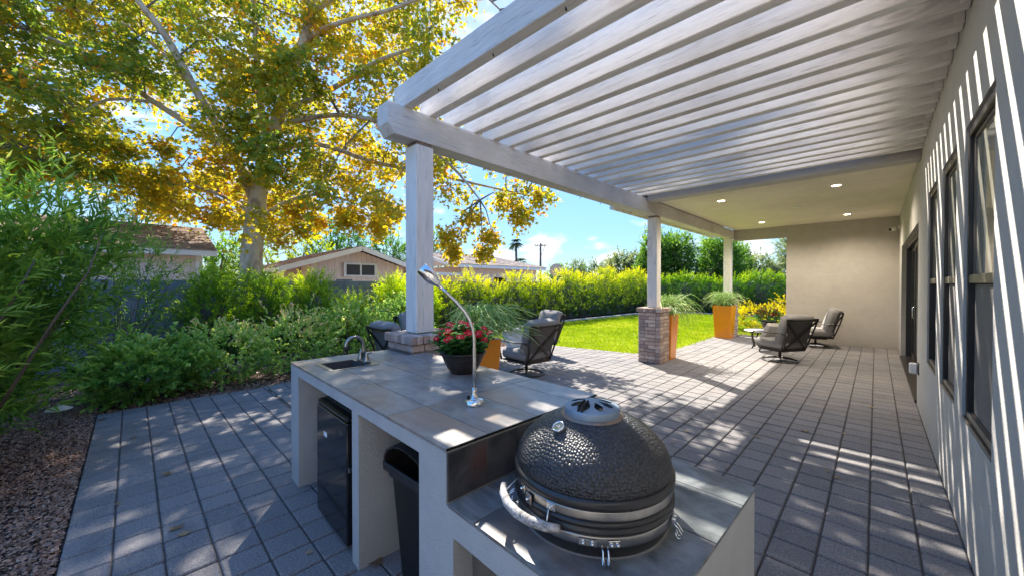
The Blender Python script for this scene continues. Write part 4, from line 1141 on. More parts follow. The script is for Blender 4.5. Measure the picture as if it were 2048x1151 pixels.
for u in np.arange(-300, 1100, 84):
    for v in np.arange(-560, 480, 78):
        uu, vv = u + r.uniform(-32, 32), v + r.uniform(-30, 30)
        if skip(uu, vv) or (v < -40 and r.random() < .62): continue
        if uu < 240 and vv > 60 and r.random() < .10: continue
        d = np.interp(uu, [-300, 100, 400, 700, 1100], [7.0, 7.8, 8.9, 8.9, 9.6]) + r.uniform(-.8, 1.3)
        blobs.append((uu, vv, d, r.uniform(.62, .88), 0))
for u in np.arange(-200, 900, 80):
    for v in np.arange(-30, 480, 76):
        uu, vv = u + r.uniform(-36, 36), v + r.uniform(-30, 30)
        if skip(uu, vv): continue
        blobs.append((uu, vv, r.uniform(11.2, 13.2) if uu > 250 else r.uniform(9.4, 11.0), r.uniform(.85, 1.15), 1))
for u in np.arange(1085, 1330, 72):      # the part of the crown that reaches out above the pergola
    for v in np.arange(-40, 250, 66):
        if u > 1150 and v < 60: continue
        blobs.append((u + r.uniform(-25, 25), v + r.uniform(-22, 22), r.uniform(8.9, 10.4), r.uniform(.6, .8), 0))
for (u, v) in [(300, 372), (340, 400), (385, 415), (430, 400), (275, 345), (360, 350), (455, 452), (545, 452), (590, 440), (640, 448), (685, 450), (735, 452), (780, 448), (565, 415), (625, 410), (700, 415), (760, 410), (410, 372), (530, 400)]:
    blobs.append((u + r.uniform(-18, 18), v + r.uniform(-34, 14), 11.3 + (u % 7) * .15, r.uniform(.34, .62), 1))
blobs += [(1085, 395, 9.6, .42, 0), (1040, 430, 9.6, .36, 0), (985, 470, 9.4, .33, 0), (965, 500, 9.4, .22, 0), (1010, 400, 9.5, .5, 0), (935, 430, 9.5, .5, 0), (900, 470, 9.7, .4, 0), (905, 500, 9.8, .25, 0),
          (60, 330, 7.8, .42, 0), (150, 330, 7.9, .42, 0), (25, 370, 7.8, .3, 0), (250, 300, 8.4, .30, 0), (215, 345, 8.4, .3, 0), (190, 280, 8.0, .45, 0), (330, 290, 8.8, .3, 0), (120, 250, 7.7, .6, 0),
          (300, 370, 9.4, .5, 0), (340, 350, 9.4, .5, 0), (560, 470, 10.4, .4, 0), (610, 455, 10.6, .35, 0), (455, 430, 10.4, .4, 0), (760, 440, 10.4, .35, 0), (690, 440, 10.6, .3, 0),
          (520, 150, 8.6, .6, 0), (560, 205, 8.5, .6, 0), (500, 240, 8.5, .55, 0), (590, 280, 8.5, .6, 0), (540, 330, 8.7, .5, 0), (470, 180, 8.4, .6, 0), (620, 170, 8.5, .55, 0), (430, 330, 8.9, .55, 0), (490, 300, 8.9, .45, 0), (640, 330, 8.9, .55, 0), (575, 120, 8.5, .4, 0), (1055, 120, 9, .4, 0)]
fo = Foliage(); tw = MB()
for (u, v, d, rad, layer) in blobs:
    c = np.array(at(u, v, d)); n_sp = int(19 + rad * 11); per = 14
    near = min(LP, key=lambda q: (q - Vector(c)).length_squared)
    if (near - Vector(c)).length < 3.2 and v > -120:
        m_ = near.lerp(Vector(c), .5) + Vector((0, 0, .18)); tw.tube([near, near.lerp(m_, .6), m_, Vector(c)], [.024, .018, .013, .007], 5, False)
    dd = r.normal(size=(n_sp, 3)); dd[:, 2] = dd[:, 2] * .7 + .05; dd /= np.linalg.norm(dd, axis=1, keepdims=True)
    L = rad * r.uniform(.55, 1.1, n_sp)
    if v > -120:
        for k_ in range(0, n_sp, 2):
            e_ = Vector(c) + Vector(dd[k_]) * L[k_]; tw.tube([Vector(c), Vector(c).lerp(e_, .5) + Vector((0, 0, .03)), e_ - Vector((0, 0, .10))], [.006, .004, .002], 3, False)
    t = np.tile(np.linspace(.35, 1.05, per), n_sp); idx = np.repeat(np.arange(n_sp), per); n = len(t)
    P = c + dd[idx] * (L[idx] * t)[:, None] + r.normal(size=(n, 3)) * .075; P[:, 2] -= .12 * t ** 2
    fw = dd[idx] * .6 + r.normal(size=(n, 3)) * .6; fw[:, 2] -= .45
    up = np.tile([[0, 0, 1.0]], (n, 1)) + r.normal(size=(n, 3)) * .55
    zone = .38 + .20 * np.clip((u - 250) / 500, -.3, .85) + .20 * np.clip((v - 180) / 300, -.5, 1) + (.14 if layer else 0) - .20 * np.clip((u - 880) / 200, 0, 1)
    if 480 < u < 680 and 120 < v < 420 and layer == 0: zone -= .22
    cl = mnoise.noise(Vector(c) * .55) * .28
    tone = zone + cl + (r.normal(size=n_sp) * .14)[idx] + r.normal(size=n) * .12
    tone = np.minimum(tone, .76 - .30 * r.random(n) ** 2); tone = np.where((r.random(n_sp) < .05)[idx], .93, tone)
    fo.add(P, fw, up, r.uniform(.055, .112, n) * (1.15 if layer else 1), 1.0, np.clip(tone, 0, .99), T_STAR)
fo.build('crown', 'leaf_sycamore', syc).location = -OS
tag(tw.build('twigs', 'bark_grey', syc, -OS), kind='stuff')

# ================================================================ shrubs and hedges
def shrub(name, label, cat, base, parts, m, stem=None, group=None, wood='bark_dark'):
    t_ = thing(name, label, cat, base, 0, group); off = -Vector(base); f_ = Foliage(); tg = []
    for kw in parts:
        a_ = spray_shrub(**kw); f_.add(*a_[:7]); P, sd, L = a_[7:]
        k = np.random.default_rng(3).choice(len(P), min(stem or 8, len(P)), replace=False); tg += [Vector(P[i] + sd[i] * L[i] * .6) for i in k]
    f_.build('foliage', m, t_).location = off
    if stem: stems_mb(base, tg, *( (.011, .003) )).build('stems', wood, t_, off)
    return t_
W = dict(tmpl=T_LANCE, width=.17)
# the two big narrow-leaved shrubs at the left edge
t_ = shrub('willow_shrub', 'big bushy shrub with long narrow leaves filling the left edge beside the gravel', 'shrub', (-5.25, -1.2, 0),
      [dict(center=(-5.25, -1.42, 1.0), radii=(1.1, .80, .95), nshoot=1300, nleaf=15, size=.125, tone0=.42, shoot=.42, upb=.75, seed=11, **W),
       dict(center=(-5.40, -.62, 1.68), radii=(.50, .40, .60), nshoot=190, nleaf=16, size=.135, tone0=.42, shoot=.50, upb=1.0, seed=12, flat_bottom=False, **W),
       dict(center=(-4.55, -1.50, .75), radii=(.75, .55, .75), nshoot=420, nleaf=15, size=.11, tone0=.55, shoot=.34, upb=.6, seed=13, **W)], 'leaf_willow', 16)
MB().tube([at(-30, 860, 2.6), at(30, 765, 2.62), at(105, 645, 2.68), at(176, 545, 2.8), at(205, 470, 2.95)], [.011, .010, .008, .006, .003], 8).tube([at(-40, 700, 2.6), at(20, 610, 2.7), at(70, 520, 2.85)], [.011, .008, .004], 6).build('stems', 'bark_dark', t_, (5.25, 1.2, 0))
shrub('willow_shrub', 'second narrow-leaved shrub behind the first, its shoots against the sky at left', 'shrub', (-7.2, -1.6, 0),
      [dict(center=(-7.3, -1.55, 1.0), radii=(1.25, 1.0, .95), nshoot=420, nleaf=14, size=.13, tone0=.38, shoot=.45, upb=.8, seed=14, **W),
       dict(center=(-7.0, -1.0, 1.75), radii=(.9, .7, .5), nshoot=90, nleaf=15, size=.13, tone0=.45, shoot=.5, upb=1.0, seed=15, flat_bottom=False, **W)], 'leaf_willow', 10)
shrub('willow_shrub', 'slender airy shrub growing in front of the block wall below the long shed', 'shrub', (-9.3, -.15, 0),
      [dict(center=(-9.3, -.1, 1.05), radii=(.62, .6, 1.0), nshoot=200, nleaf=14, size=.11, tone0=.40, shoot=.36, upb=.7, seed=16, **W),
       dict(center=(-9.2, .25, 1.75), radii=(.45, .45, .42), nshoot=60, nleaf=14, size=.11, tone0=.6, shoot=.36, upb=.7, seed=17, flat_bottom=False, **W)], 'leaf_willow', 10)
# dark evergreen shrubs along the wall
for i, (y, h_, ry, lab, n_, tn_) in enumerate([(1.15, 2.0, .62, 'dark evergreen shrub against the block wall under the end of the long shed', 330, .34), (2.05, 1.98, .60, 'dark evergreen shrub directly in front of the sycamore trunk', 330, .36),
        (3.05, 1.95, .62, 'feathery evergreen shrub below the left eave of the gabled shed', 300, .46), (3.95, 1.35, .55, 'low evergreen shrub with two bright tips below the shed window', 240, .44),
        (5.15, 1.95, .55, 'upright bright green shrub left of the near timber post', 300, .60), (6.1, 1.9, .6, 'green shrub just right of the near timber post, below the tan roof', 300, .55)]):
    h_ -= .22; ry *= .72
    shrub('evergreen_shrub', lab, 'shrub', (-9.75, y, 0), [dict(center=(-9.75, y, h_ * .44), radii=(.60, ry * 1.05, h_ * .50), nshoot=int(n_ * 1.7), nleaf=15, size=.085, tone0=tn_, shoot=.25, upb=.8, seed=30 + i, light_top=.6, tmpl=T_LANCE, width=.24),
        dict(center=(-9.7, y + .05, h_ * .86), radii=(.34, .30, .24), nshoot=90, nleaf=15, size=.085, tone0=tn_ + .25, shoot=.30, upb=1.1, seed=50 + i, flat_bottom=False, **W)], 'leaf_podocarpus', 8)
# rose bushes
G = dict(tmpl=T_OVAL, width=.62)
for i, (c_, r_, n_, sz_, tn_, lab) in enumerate([((-7.25, .12, .34), (.62, .62, .36), 520, .078, .30, 'low leafy bush with broad green leaves at the corner of the paving'),
        ((-7.35, 1.05, .42), (.5, .55, .44), 360, .055, .52, 'rose bush with reddish yellow leaves second from the corner of the paving'),
        ((-7.45, 2.05, .52), (.58, .62, .52), 420, .052, .58, 'rose bush with pale and pinkish leaves in the middle of the bed'),
        ((-7.5, 3.15, .60), (.6, .62, .62), 420, .053, .46, 'taller rose bush behind the sink end of the counter'),
        ((-7.55, 4.2, .62), (.55, .6, .62), 340, .055, .38, 'bright green rose bush left of the brick pillar')]):
    shrub('rose_bush', lab, 'bush', (c_[0], c_[1], 0), [dict(center=c_, radii=r_, nshoot=n_, nleaf=14, size=sz_, tone0=tn_, shoot=.20, upb=.4, seed=70 + i, **G)], 'leaf_rose', 10)

# hedge round the lawn
hedge_names = ['first low yellow-green hedge shrub past the evergreen shrubs, above the flower bowl', 'yellow-green hedge shrub below the near end of the tan roof', 'yellow-green hedge shrub just left of the cushioned chairs, below the tan roof', 'yellow-green hedge shrub behind the grey chairs, its yellow tip against the tan wall',
    'yellow hedge shrub straight below the tall palm tree', 'yellow hedge shrub between the palm tree and the utility pole', 'yellow hedge shrub straight below the utility pole', 'yellow-topped hedge shrub in front of the small satellite dish', 'hedge shrub just right of the satellite dish',
    'hedge shrub below the low dark distant tree', 'hedge shrub below the grey-green distant tree', 'taller hedge shrub a little left of the small grey-green tree', 'tall hedge shrub below the small grey-green tree', 'last tall hedge shrub of the row, touching the middle timber post']
k = 0
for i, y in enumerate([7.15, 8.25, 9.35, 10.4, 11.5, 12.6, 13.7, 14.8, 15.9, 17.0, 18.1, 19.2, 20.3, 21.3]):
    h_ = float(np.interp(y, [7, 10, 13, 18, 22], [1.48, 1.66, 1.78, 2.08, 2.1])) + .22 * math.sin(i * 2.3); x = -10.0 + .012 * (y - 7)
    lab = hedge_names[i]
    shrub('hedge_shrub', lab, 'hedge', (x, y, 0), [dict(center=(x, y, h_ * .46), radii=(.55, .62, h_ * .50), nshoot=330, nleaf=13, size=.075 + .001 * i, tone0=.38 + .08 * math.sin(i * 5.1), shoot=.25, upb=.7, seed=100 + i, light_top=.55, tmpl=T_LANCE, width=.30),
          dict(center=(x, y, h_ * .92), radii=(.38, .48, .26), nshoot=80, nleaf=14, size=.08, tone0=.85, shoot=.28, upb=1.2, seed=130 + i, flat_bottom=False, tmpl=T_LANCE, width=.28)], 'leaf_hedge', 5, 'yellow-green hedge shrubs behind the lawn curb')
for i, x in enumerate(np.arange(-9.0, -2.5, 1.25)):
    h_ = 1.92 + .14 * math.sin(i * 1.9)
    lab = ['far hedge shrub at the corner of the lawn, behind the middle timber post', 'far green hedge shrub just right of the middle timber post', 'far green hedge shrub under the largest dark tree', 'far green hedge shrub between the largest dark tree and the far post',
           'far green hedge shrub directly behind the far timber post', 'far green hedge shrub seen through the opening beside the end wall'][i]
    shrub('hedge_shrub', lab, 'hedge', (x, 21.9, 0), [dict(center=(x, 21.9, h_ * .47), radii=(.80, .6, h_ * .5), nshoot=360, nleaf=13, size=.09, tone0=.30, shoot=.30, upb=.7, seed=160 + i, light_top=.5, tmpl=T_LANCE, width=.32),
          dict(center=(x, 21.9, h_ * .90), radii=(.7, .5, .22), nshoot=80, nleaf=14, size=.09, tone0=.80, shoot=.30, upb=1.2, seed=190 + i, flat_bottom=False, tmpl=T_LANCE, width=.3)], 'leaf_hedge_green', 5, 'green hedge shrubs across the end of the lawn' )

# yellow shrub in the bed beyond the end of the covered patio
shrub('yellow_shrub', 'low bright yellow-green shrub in the bed beyond the covered patio', 'shrub', (-2.7, 14.6, 0),
      [dict(center=(-2.6, 14.7, .42), radii=(1.3, .9, .42), nshoot=380, nleaf=13, size=.075, tone0=.55, shoot=.2, upb=.5, seed=220, tmpl=T_OVAL, width=.5),
       dict(center=(-1.6, 15.3, .8), radii=(.8, .6, .5), nshoot=160, nleaf=13, size=.075, tone0=.65, shoot=.25, upb=.7, seed=221, tmpl=T_OVAL, width=.5)], 'leaf_yellow_shrub', 8)

def tree(name, lab, u, vtop, depth, wpx, m, tone=.4, nsh=420, size=.2, seed=1, cols=1, base_z=1.2, tmpl=T_OVAL, width=.5, group=None, upb=.7):
    pt = at(u, vtop, depth); H_ = pt.z; rx = wpx / 2 / F_PX * depth
    base = (pt.x, pt.y, 0); t_ = thing(name, lab, 'tree', base, 0, group); off = -Vector(base); f_ = Foliage(); rr = np.random.default_rng(seed)
    side = Vector((math.cos(HEAD), math.sin(HEAD), 0)); tg = []
    for c in range(cols):
        sx = (c - (cols - 1) / 2) * (2 * rx / cols) if cols > 1 else 0
        h2 = H_ * (1 - .10 * rr.random() * (cols > 1)); c_ = Vector(base) + side * sx + Vector((rr.uniform(-.3, .3) * rx, rr.uniform(-.3, .3) * rx, (h2 + base_z) / 2))
        rad = (rx / cols * 1.25 if cols > 1 else rx, rx / cols * 1.25 if cols > 1 else rx, (h2 - base_z) / 2)
        a_ = spray_shrub(center=tuple(c_), radii=rad, nshoot=nsh // cols, nleaf=11, size=size, width=width, tmpl=tmpl, tone0=tone, shoot=size * 3.2, upb=upb, seed=seed + c, flat_bottom=False, light_top=.5, lumps=4, shell=.35)
        f_.add(*a_[:7]); tg.append(c_ + Vector((0, 0, (h2 - base_z) * .25)))
        for q in range(3): tg.append(Vector(a_[7][q * 7]))
    f_.build('crown', m, t_).location = off
    MB().tube([(pt.x, pt.y, -.1), (pt.x, pt.y, base_z + .4), (pt.x + .1, pt.y, H_ * .6)], [rx * .10 + .06, rx * .08 + .05, .05], 8).build('trunk', 'bark_grey', t_, off)
    mb = MB()
    for g in tg: mb.tube([Vector((pt.x, pt.y, base_z)), Vector((pt.x, pt.y, base_z)).lerp(g, .5) + Vector((0, 0, .3)), g], [.09, .06, .03], 5, False)
    mb.build('limbs', 'bark_grey', t_, off)
    return t_
tree('ficus_tree', 'largest dark green tree, right of the middle post beyond the far hedge', 1392, 458, 27, 120, 'leaf_dark_tree', .42, 2600, .15, 301, 2, .6, T_OVAL, .6, None, .15)
tree('ficus_tree', 'dark green tree partly hidden behind the middle timber post', 1322, 466, 28, 82, 'leaf_dark_tree', .42, 2200, .15, 311, 2, .6, T_OVAL, .6, None, .15)
tree('background_tree', 'small grey-green tree left of the middle post above the hedge', 1250, 500, 34, 76, 'leaf_grey_tree', .55, 900, .2, 321, 2, .6, T_OVAL, .6, None, .15)
tree('background_tree', 'low distant tree over the hedge right of the utility pole', 1190, 528, 52, 90, 'leaf_grey_tree', .3, 420, .3, 331, 3)
tree('background_tree', 'low distant tree beside the satellite dish', 1140, 535, 56, 66, 'leaf_dark_tree', .35, 300, .3, 335, 2)
tree('background_tree', 'light green tree behind the far post of the covered patio', 1450, 474, 30, 84, 'leaf_hedge_green', .42, 1300, .18, 341, 2, .6, T_OVAL, .6, None, .15)
tree('background_tree', 'round grey-green tree seen through the opening beside the end wall', 1548, 508, 36, 110, 'leaf_grey_tree', .55, 1400, .18, 351, 2, .6, T_OVAL, .6, None, .15)
tree('background_tree', 'pale wispy tree at the top of the opening beside the end wall', 1592, 470, 30, 55, 'leaf_grey_tree', .75, 300, .16, 361, 1, 3.2)
tree('background_tree', 'tree just right of the far post of the covered patio', 1482, 492, 33, 30, 'leaf_dark_tree', .45, 260, .18, 365, 1)
tree('background_tree', 'grey-green tree rising behind the long shed at left', 245, 300, 19, 210, 'leaf_grey_tree', .35, 620, .16, 371, 2, 2.0, T_LANCE, .35)
tree('background_tree', 'bright green tree behind the gap between shed and sycamore trunk', 430, 470, 20, 120, 'leaf_hedge_green', .45, 520, .14, 381, 2, .3)
tree('background_tree', 'yellow-lit tree directly behind the sycamore trunk', 560, 455, 21, 150, 'leaf_hedge', .55, 520, .15, 385, 2, .3)
tree('background_tree', 'light green tree behind the left slope of the gabled shed', 670, 435, 24, 100, 'leaf_hedge_green', .35, 620, .15, 391, 2, 1.5)
tree('background_tree', 'dark green tree behind the near timber post', 825, 452, 26, 120, 'leaf_dark_tree', .35, 620, .17, 401, 2, 1.5)
tree('background_tree', 'dark tree low on the horizon behind the long shed at far left', 60, 440, 24, 200, 'leaf_dark_tree', .3, 500, .18, 411, 2, 1.0)

# ================================================================ outdoor kitchen counter
KA = R(-1.6); KO = Vector((-1.16, .83, 0))
KM = Matrix.Translation(KO) @ Matrix.Rotation(KA, 4, 'Z')
kt = thing('kitchen_counter', 'grey stucco outdoor kitchen counter with slate-coloured tile top and a lower grill ledge', 'counter', KO, KA)
TZ = .918
mb = MB()
# upright panels
mb.box(-2.185, -1.985, 0, .80, -.01, .85); mb.box(-.925, -.835, 0, .855, -.01, .85)
mb.box(-.20, -.0, 0, 1.0, -.01, .85); mb.box(0, .045, 0, .09, -.01, .61)
mb.box(-1.985, -.925, .74, .80, -.01, .85); mb.box(-.835, -.20, .92, 1.0, -.01, .85)
# slab that carries the tile
mb.box(-2.185, -1.945, 0, .80, .85, TZ); mb.box(-1.945, -1.80, 0, .125, .85, TZ); mb.box(-1.945, -1.80, .455, .80, .85, TZ); mb.box(-1.80, -1.625, 0, .125, .85, TZ); mb.box(-1.80, -1.625, .455, 1.0, .85, TZ); mb.box(-1.625, 0, 0, 1.0, .85, TZ)
# lower ledge
mb.box(0, .785, 0, .965, .61, .712); mb.box(.69, .785, 0, .965, -.01, .61); mb.box(0, .69, .88, .965, -.01, .61)
body = mb.build('counter_body', 'stucco_counter', kt)
def tile_rects(name, xs, ys, z, th, m, hole=None, gap=.002, skipf=None, nb=.0012):
    for x0, x1 in zip(xs[:-1], xs[1:]):
        for y0, y1 in zip(ys[:-1], ys[1:]):
            if skipf and skipf(x0, x1, y0, y1): continue
            a0, a1, b0, b1 = x0 + gap, x1 - gap, y0 + gap, y1 - gap; rects = [(a0, a1, b0, b1)]
            if hole and a0 < hole[1] and a1 > hole[0] and b0 < hole[3] and b1 > hole[2]:
                h0, h1, g0, g1 = max(a0, hole[0]), min(a1, hole[1]), max(b0, hole[2]), min(b1, hole[3])
                rects = [q for q in [(a0, h0, b0, b1), (h1, a1, b0, b1), (h0, h1, b0, g0), (h0, h1, g1, b1)] if q[1] - q[0] > .002 and q[3] - q[2] > .002]
            mb = MB(); cx_, cy_ = (a0 + a1) / 2, (b0 + b1) / 2
            for q in rects: mb.box(q[0] - cx_, q[1] - cx_, q[2] - cy_, q[3] - cy_, 0, th, nb if len(rects) == 1 else 0)
            o = mb.build(name, m, kt, (cx_, cy_, z)); 
SINK = (-1.955, -1.615, .115, .465)
xs_t = [-2.190, -1.695, -1.09, -.485, .006]; ys_t = [-.006, .205, .51, .815]
tile_rects('tile', xs_t, ys_t, TZ, .0125, 'tile_top', SINK)
tile_rects('tile', [-1.80, -1.09, -.485, .006], [.815, 1.006], TZ, .0125, 'tile_top')
tile_rects('tile', [-2.190, -1.80], [.815, .862], TZ, .0125, 'tile_dark')
gz_ = .9265
MB().box(-2.184, SINK[0], .0, .80, TZ - .004, gz_).box(SINK[1], 0, .0, .80, TZ - .004, gz_).box(SINK[0], SINK[1], 0, SINK[2], TZ - .004, gz_).box(SINK[0], SINK[1], SINK[3], .80, TZ - .004, gz_).box(-1.80, 0, .80, 1.0, TZ - .004, gz_).build('grout', 'grout', kt)
MB().box(.0065, .009, -.004, 1.004, .9215, .9312).build('edge_trim', 'dark_metal', kt)
# riser tiles facing the grill
for a_, b_ in zip([0, .195, .365, .67], [.195, .365, .67, 1.0]): MB().box(.001, .010, a_ + .002, b_ - .002, .729, TZ - .007, .001).build('riser_tile', 'tile_dark', kt)
MB().box(-.001, .006, 0.001, .999, .724, TZ - .008).build('grout', 'grout_dark', kt)
# ledge tiles
LZ = .7125
tile_rects('ledge_tile', [.012, .17, .775 + .016], [-.005, .19, .49, .785, .97], LZ, .012, 'tile_low', None)
MB().box(.013, .784, .0, .964, LZ - .003, LZ + .0085).build('grout', 'grout', kt)

sk = thing('sink', 'small square stainless steel sink set into the end of the counter', 'sink', KM @ Vector(((SINK[0] + SINK[1]) / 2, (SINK[2] + SINK[3]) / 2, .93)), KA)
sx, sy = (SINK[1] - SINK[0]) / 2, (SINK[3] - SINK[2]) / 2
bx0, bx1, by0, by1 = -sx + .025, sx - .025, -sy + .028, sy - .085
MB().box(-sx - .006, bx0, -sy - .006, sy + .006, .0008, .004).box(bx1, sx + .006, -sy - .006, sy + .006, .0008, .004).box(bx0, bx1, -sy - .006, by0, .0008, .004).box(bx0, bx1, by1, sy + .006, .0008, .004).build('rim', 'worn_steel', sk)
b = MB(); d = -.14
q = [(bx0, by0), (bx1, by0), (bx1, by1), (bx0, by1)]; qq = [(bx0 + .012, by0 + .012), (bx1 - .012, by0 + .012), (bx1 - .012, by1 - .012), (bx0 + .012, by1 - .012)]
b.add([(x, y, .001) for x, y in q] + [(x, y, d) for x, y in qq], [(0, 1, 5, 4), (1, 2, 6, 5), (2, 3, 7, 6), (3, 0, 4, 7), (4, 5, 6, 7)])
me = b.mesh('bowl', fix=False); link_mesh('bowl', me, 'sink_steel_shaded', sk)
MB().lathe([(0, 0), (.03, 0), (.034, .003), (.03, .004)], 20, (0, -.03, d + .001)).build('drain', 'worn_steel', sk)
fc = thing('faucet', 'brushed metal gooseneck faucet with two lever handles behind the sink', 'faucet', KM @ Vector(((SINK[0] + SINK[1]) / 2 + .0, SINK[3] - .045, .9345)), KA)
MB().box(-.085, .085, -.028, .028, 0, .016, .010).build('base_plate', 'worn_steel', fc)
pts = [(0, 0, .01), (0, 0, .09), (0, -.004, .13)] + [(0, -.072 + .068 * math.cos(a), .135 + .068 * math.sin(a)) for a in np.linspace(.15, math.pi * .97, 12)] + [(0, -.141, .115)]
MB().tube(pts, [.019, .014, .0125] + [.0125] * 12 + [.014], 14).build('spout', 'worn_steel', fc)
for s_ in (-1, 1):
    h_ = MB().lathe([(.024, .01), (.021, .03), (.013, .055), (.015, .068), (.009, .074), (0, .075)], 16, (s_ * .058, 0, 0)).build('handle_base', 'worn_steel', fc)
    MB().tube([(s_ * .058, 0, .066), (s_ * .085, .012, .078), (s_ * .108, .018, .082)], [.008, .006, .005], 8).build('lever', 'worn_steel', h_)

# fridge
fr = thing('mini_fridge', 'tall black mini fridge standing in the left bay of the counter', 'fridge', KM @ Vector((-1.28, .30, 0)), KA)
MB().box(-.27, .27, -.245, .26, .02, .785, .006).build('cabinet', 'black_plastic', fr)
dr = MB().box(-.27, .27, -.298, -.25, .03, .745, .008).box(-.262, .262, -.292, -.252, .7455, .782, .006).build('door', 'fridge_gloss', fr)
MB().box(-.25, .235, -.3005, -.296, .742, .748).box(-.25, .235, -.300, -.294, .770, .773).build('handle_groove', 'steel', dr)
MB().box(-.272, .272, -.25, -.247, .03, .78).build('door_gasket', 'rubber', dr)
MB().box(.262, .276, -.29, -.262, .46, .49, .003).build('hinge', 'worn_steel', dr)
bd = MB().box(.155, .205, -.2995, -.2985, .66, .663).box(.155, .205, -.2995, -.2985, .684, .687).box(.155, .158, -.2995, -.2985, .663, .684).box(.202, .205, -.2995, -.2985, .663, .684)
for i in range(5): bd.box(.163 + i * .0075, .168 + i * .0075, -.2995, -.2985, .669, .678)
bd.build('badge', 'steel', dr)
MB().box(-.125, -.065, -.2992, -.2984, .57, .60, 0, Matrix.Rotation(R(0), 4, 'Y')).build('sticker', 'paper', dr)
for x in (-.22, .22): MB().lathe([(.018, 0), (.018, .02), (0, .02)], 12, (x, -.2, 0)).build('foot', 'rubber', fr)

# swing-top bin
bn = thing('trash_bin', 'black plastic swing-top bin in the middle bay of the counter', 'trash bin', KM @ Vector((-.50, .27, 0)), KA + R(3))
def rrect(hx, hy, rad, n=5):
    out = []
    for (cx_, cy_, a0) in ((hx - rad, hy - rad, 0), (-hx + rad, hy - rad, 90), (-hx + rad, -hy + rad, 180), (hx - rad, -hy + rad, 270)):
        for k in range(n): a = R(a0 + 90 * k / (n - 1)); out.append((cx_ + rad * math.cos(a), cy_ + rad * math.sin(a)))
    return out
def loft(secs, smooth=True, capb=True, capt=False):
    mb = MB(); n = len(secs[0][0]); vs = []
    for poly, z in secs: vs += [(x, y, z) for x, y in poly]
    fs = [(i * n + k, i * n + (k + 1) % n, (i + 1) * n + (k + 1) % n, (i + 1) * n + k) for i in range(len(secs) - 1) for k in range(n)]
    mb.add(vs, fs, smooth)
    if capb: mb.f.append(tuple(reversed(range(n)))); mb.sm.append(False)
    if capt: mb.f.append(tuple((len(secs) - 1) * n + k for k in range(n))); mb.sm.append(False)
    return mb
me = loft([(rrect(.165, .12, .05), 0), (rrect(.20, .155, .05), .545), (rrect(.215, .17, .05), .548), (rrect(.217, .172, .05), .58), (rrect(.205, .16, .05), .58), (rrect(.195, .15, .05), .54), (rrect(.155, .11, .05), .01)]).mesh('body', fix=False)
link_mesh('body', me, 'bin_plastic', bn)
# the hinged hood, tipped open at the front
hood = MB(); arc = [(-.215, .0), (-.205, .045), (-.17, .09), (-.11, .125), (-.03, .142), (.03, .142), (.11, .125), (.17, .09), (.205, .045), (.215, .0)]
vo = [(x, -.18, z) for x, z in arc] + [(x, .165, z) for x, z in arc]; vi = [(x * .95, -.178, z * .93) for x, z in arc] + [(x * .95, .163, z * .93) for x, z in arc]
n = len(arc); hood.add(vo, [(i, i + 1, n + i + 1, n + i) for i in range(n - 1)], True); hood.add(vi, [(i, n + i, n + i + 1, i + 1) for i in range(n - 1)], True)
hood.add([(x, .165, z) for x, z in arc], [tuple(range(n))]); hood.add(vo[:n] + vi[:n], [(i, n + i, n + i + 1, i + 1) for i in range(n - 1)])
hood.box(-.222, -.208, -.182, .166, -.035, .012, .003).box(-.207, .207, -.182, -.170, -.035, .010, .003).box(.208, .222, -.182, .166, -.035, .012, .003).box(-.207, .207, .150, .166, -.03, .0)
ho = link_mesh('hood', hood.mesh('hood', fix=False), 'bin_plastic', bn, (0, .0, .622), (R(6), 0, 0))
MB().box(-.19, .19, -.150, -.146, .012, .10, .0, Matrix.Rotation(R(-38), 4, 'X')).build('swing_flap', 'black_plastic', bn, (0, .04, .60))
t_ = MB().tube([(0, 0, .05), (0, 0, .30)], [.055, .055], 16).tube([(0, 0, .30), (0, 0, .335)], [.03, .022], 12).build('fuel_bottle', 'petal_red', loc=tuple(KM @ Vector((-.235, .32, 0)) + Vector((0, 0, .42))))
bpy.data.objects.remove(t_)

# ================================================================ kamado grill
KG = Vector((-.75, 1.19, .7245)); FA = R(-98)
kg = thing('kamado_grill', 'black dimpled egg-shaped kamado grill sunk into the lower ledge', 'grill', KG, 0)
z0 = -.7245
def lath(name, prof, m, parent=kg, n=96): return MB().lathe([(r_, z + z0) for r_, z in prof], n).build(name, m, parent)
lid = MB().lathe([(r_, z + z0) for r_, z in [(.2735, .903), (.2765, .915), (.274, .935), (.267, .955), (.2565, .975), (.2425, .993), (.2265, 1.010), (.207, 1.0265), (.185, 1.041), (.161, 1.053), (.136, 1.0635), (.112, 1.070)]], 128).build('lid', 'dimpled_ceramic', kg)
lath('lid_rim', [(.272, .874), (.281, .875), (.2855, .882), (.286, .897), (.282, .905), (.272, .907)], 'ceramic_smooth', lid)
lath('lid_collar', [(.114, 1.066), (.109, 1.075), (.098, 1.078)], 'rust_steel', lid, 64)
lath('upper_band', [(.272, .842), (.2775, .843), (.2785, .848), (.2785, .869), (.2775, .873), (.272, .874)], 'worn_steel')
lath('base_rim', [(.262, .798), (.276, .799), (.2835, .806), (.2835, .816), (.279, .820), (.2795, .826), (.2835, .829), (.282, .839), (.27, .842)], 'ceramic_smooth')
lath('lower_band', [(.262, .765), (.2755, .766), (.2765, .770), (.2765, .792), (.2755, .797), (.262, .798)], 'worn_steel')
lath('base', [(.256, .722), (.267, .745), (.2745, .765)], 'ceramic_smooth')
lath('sealant', [(.2555, .7255), (.2625, .7250), (.266, .7248)], 'grout', n=64)
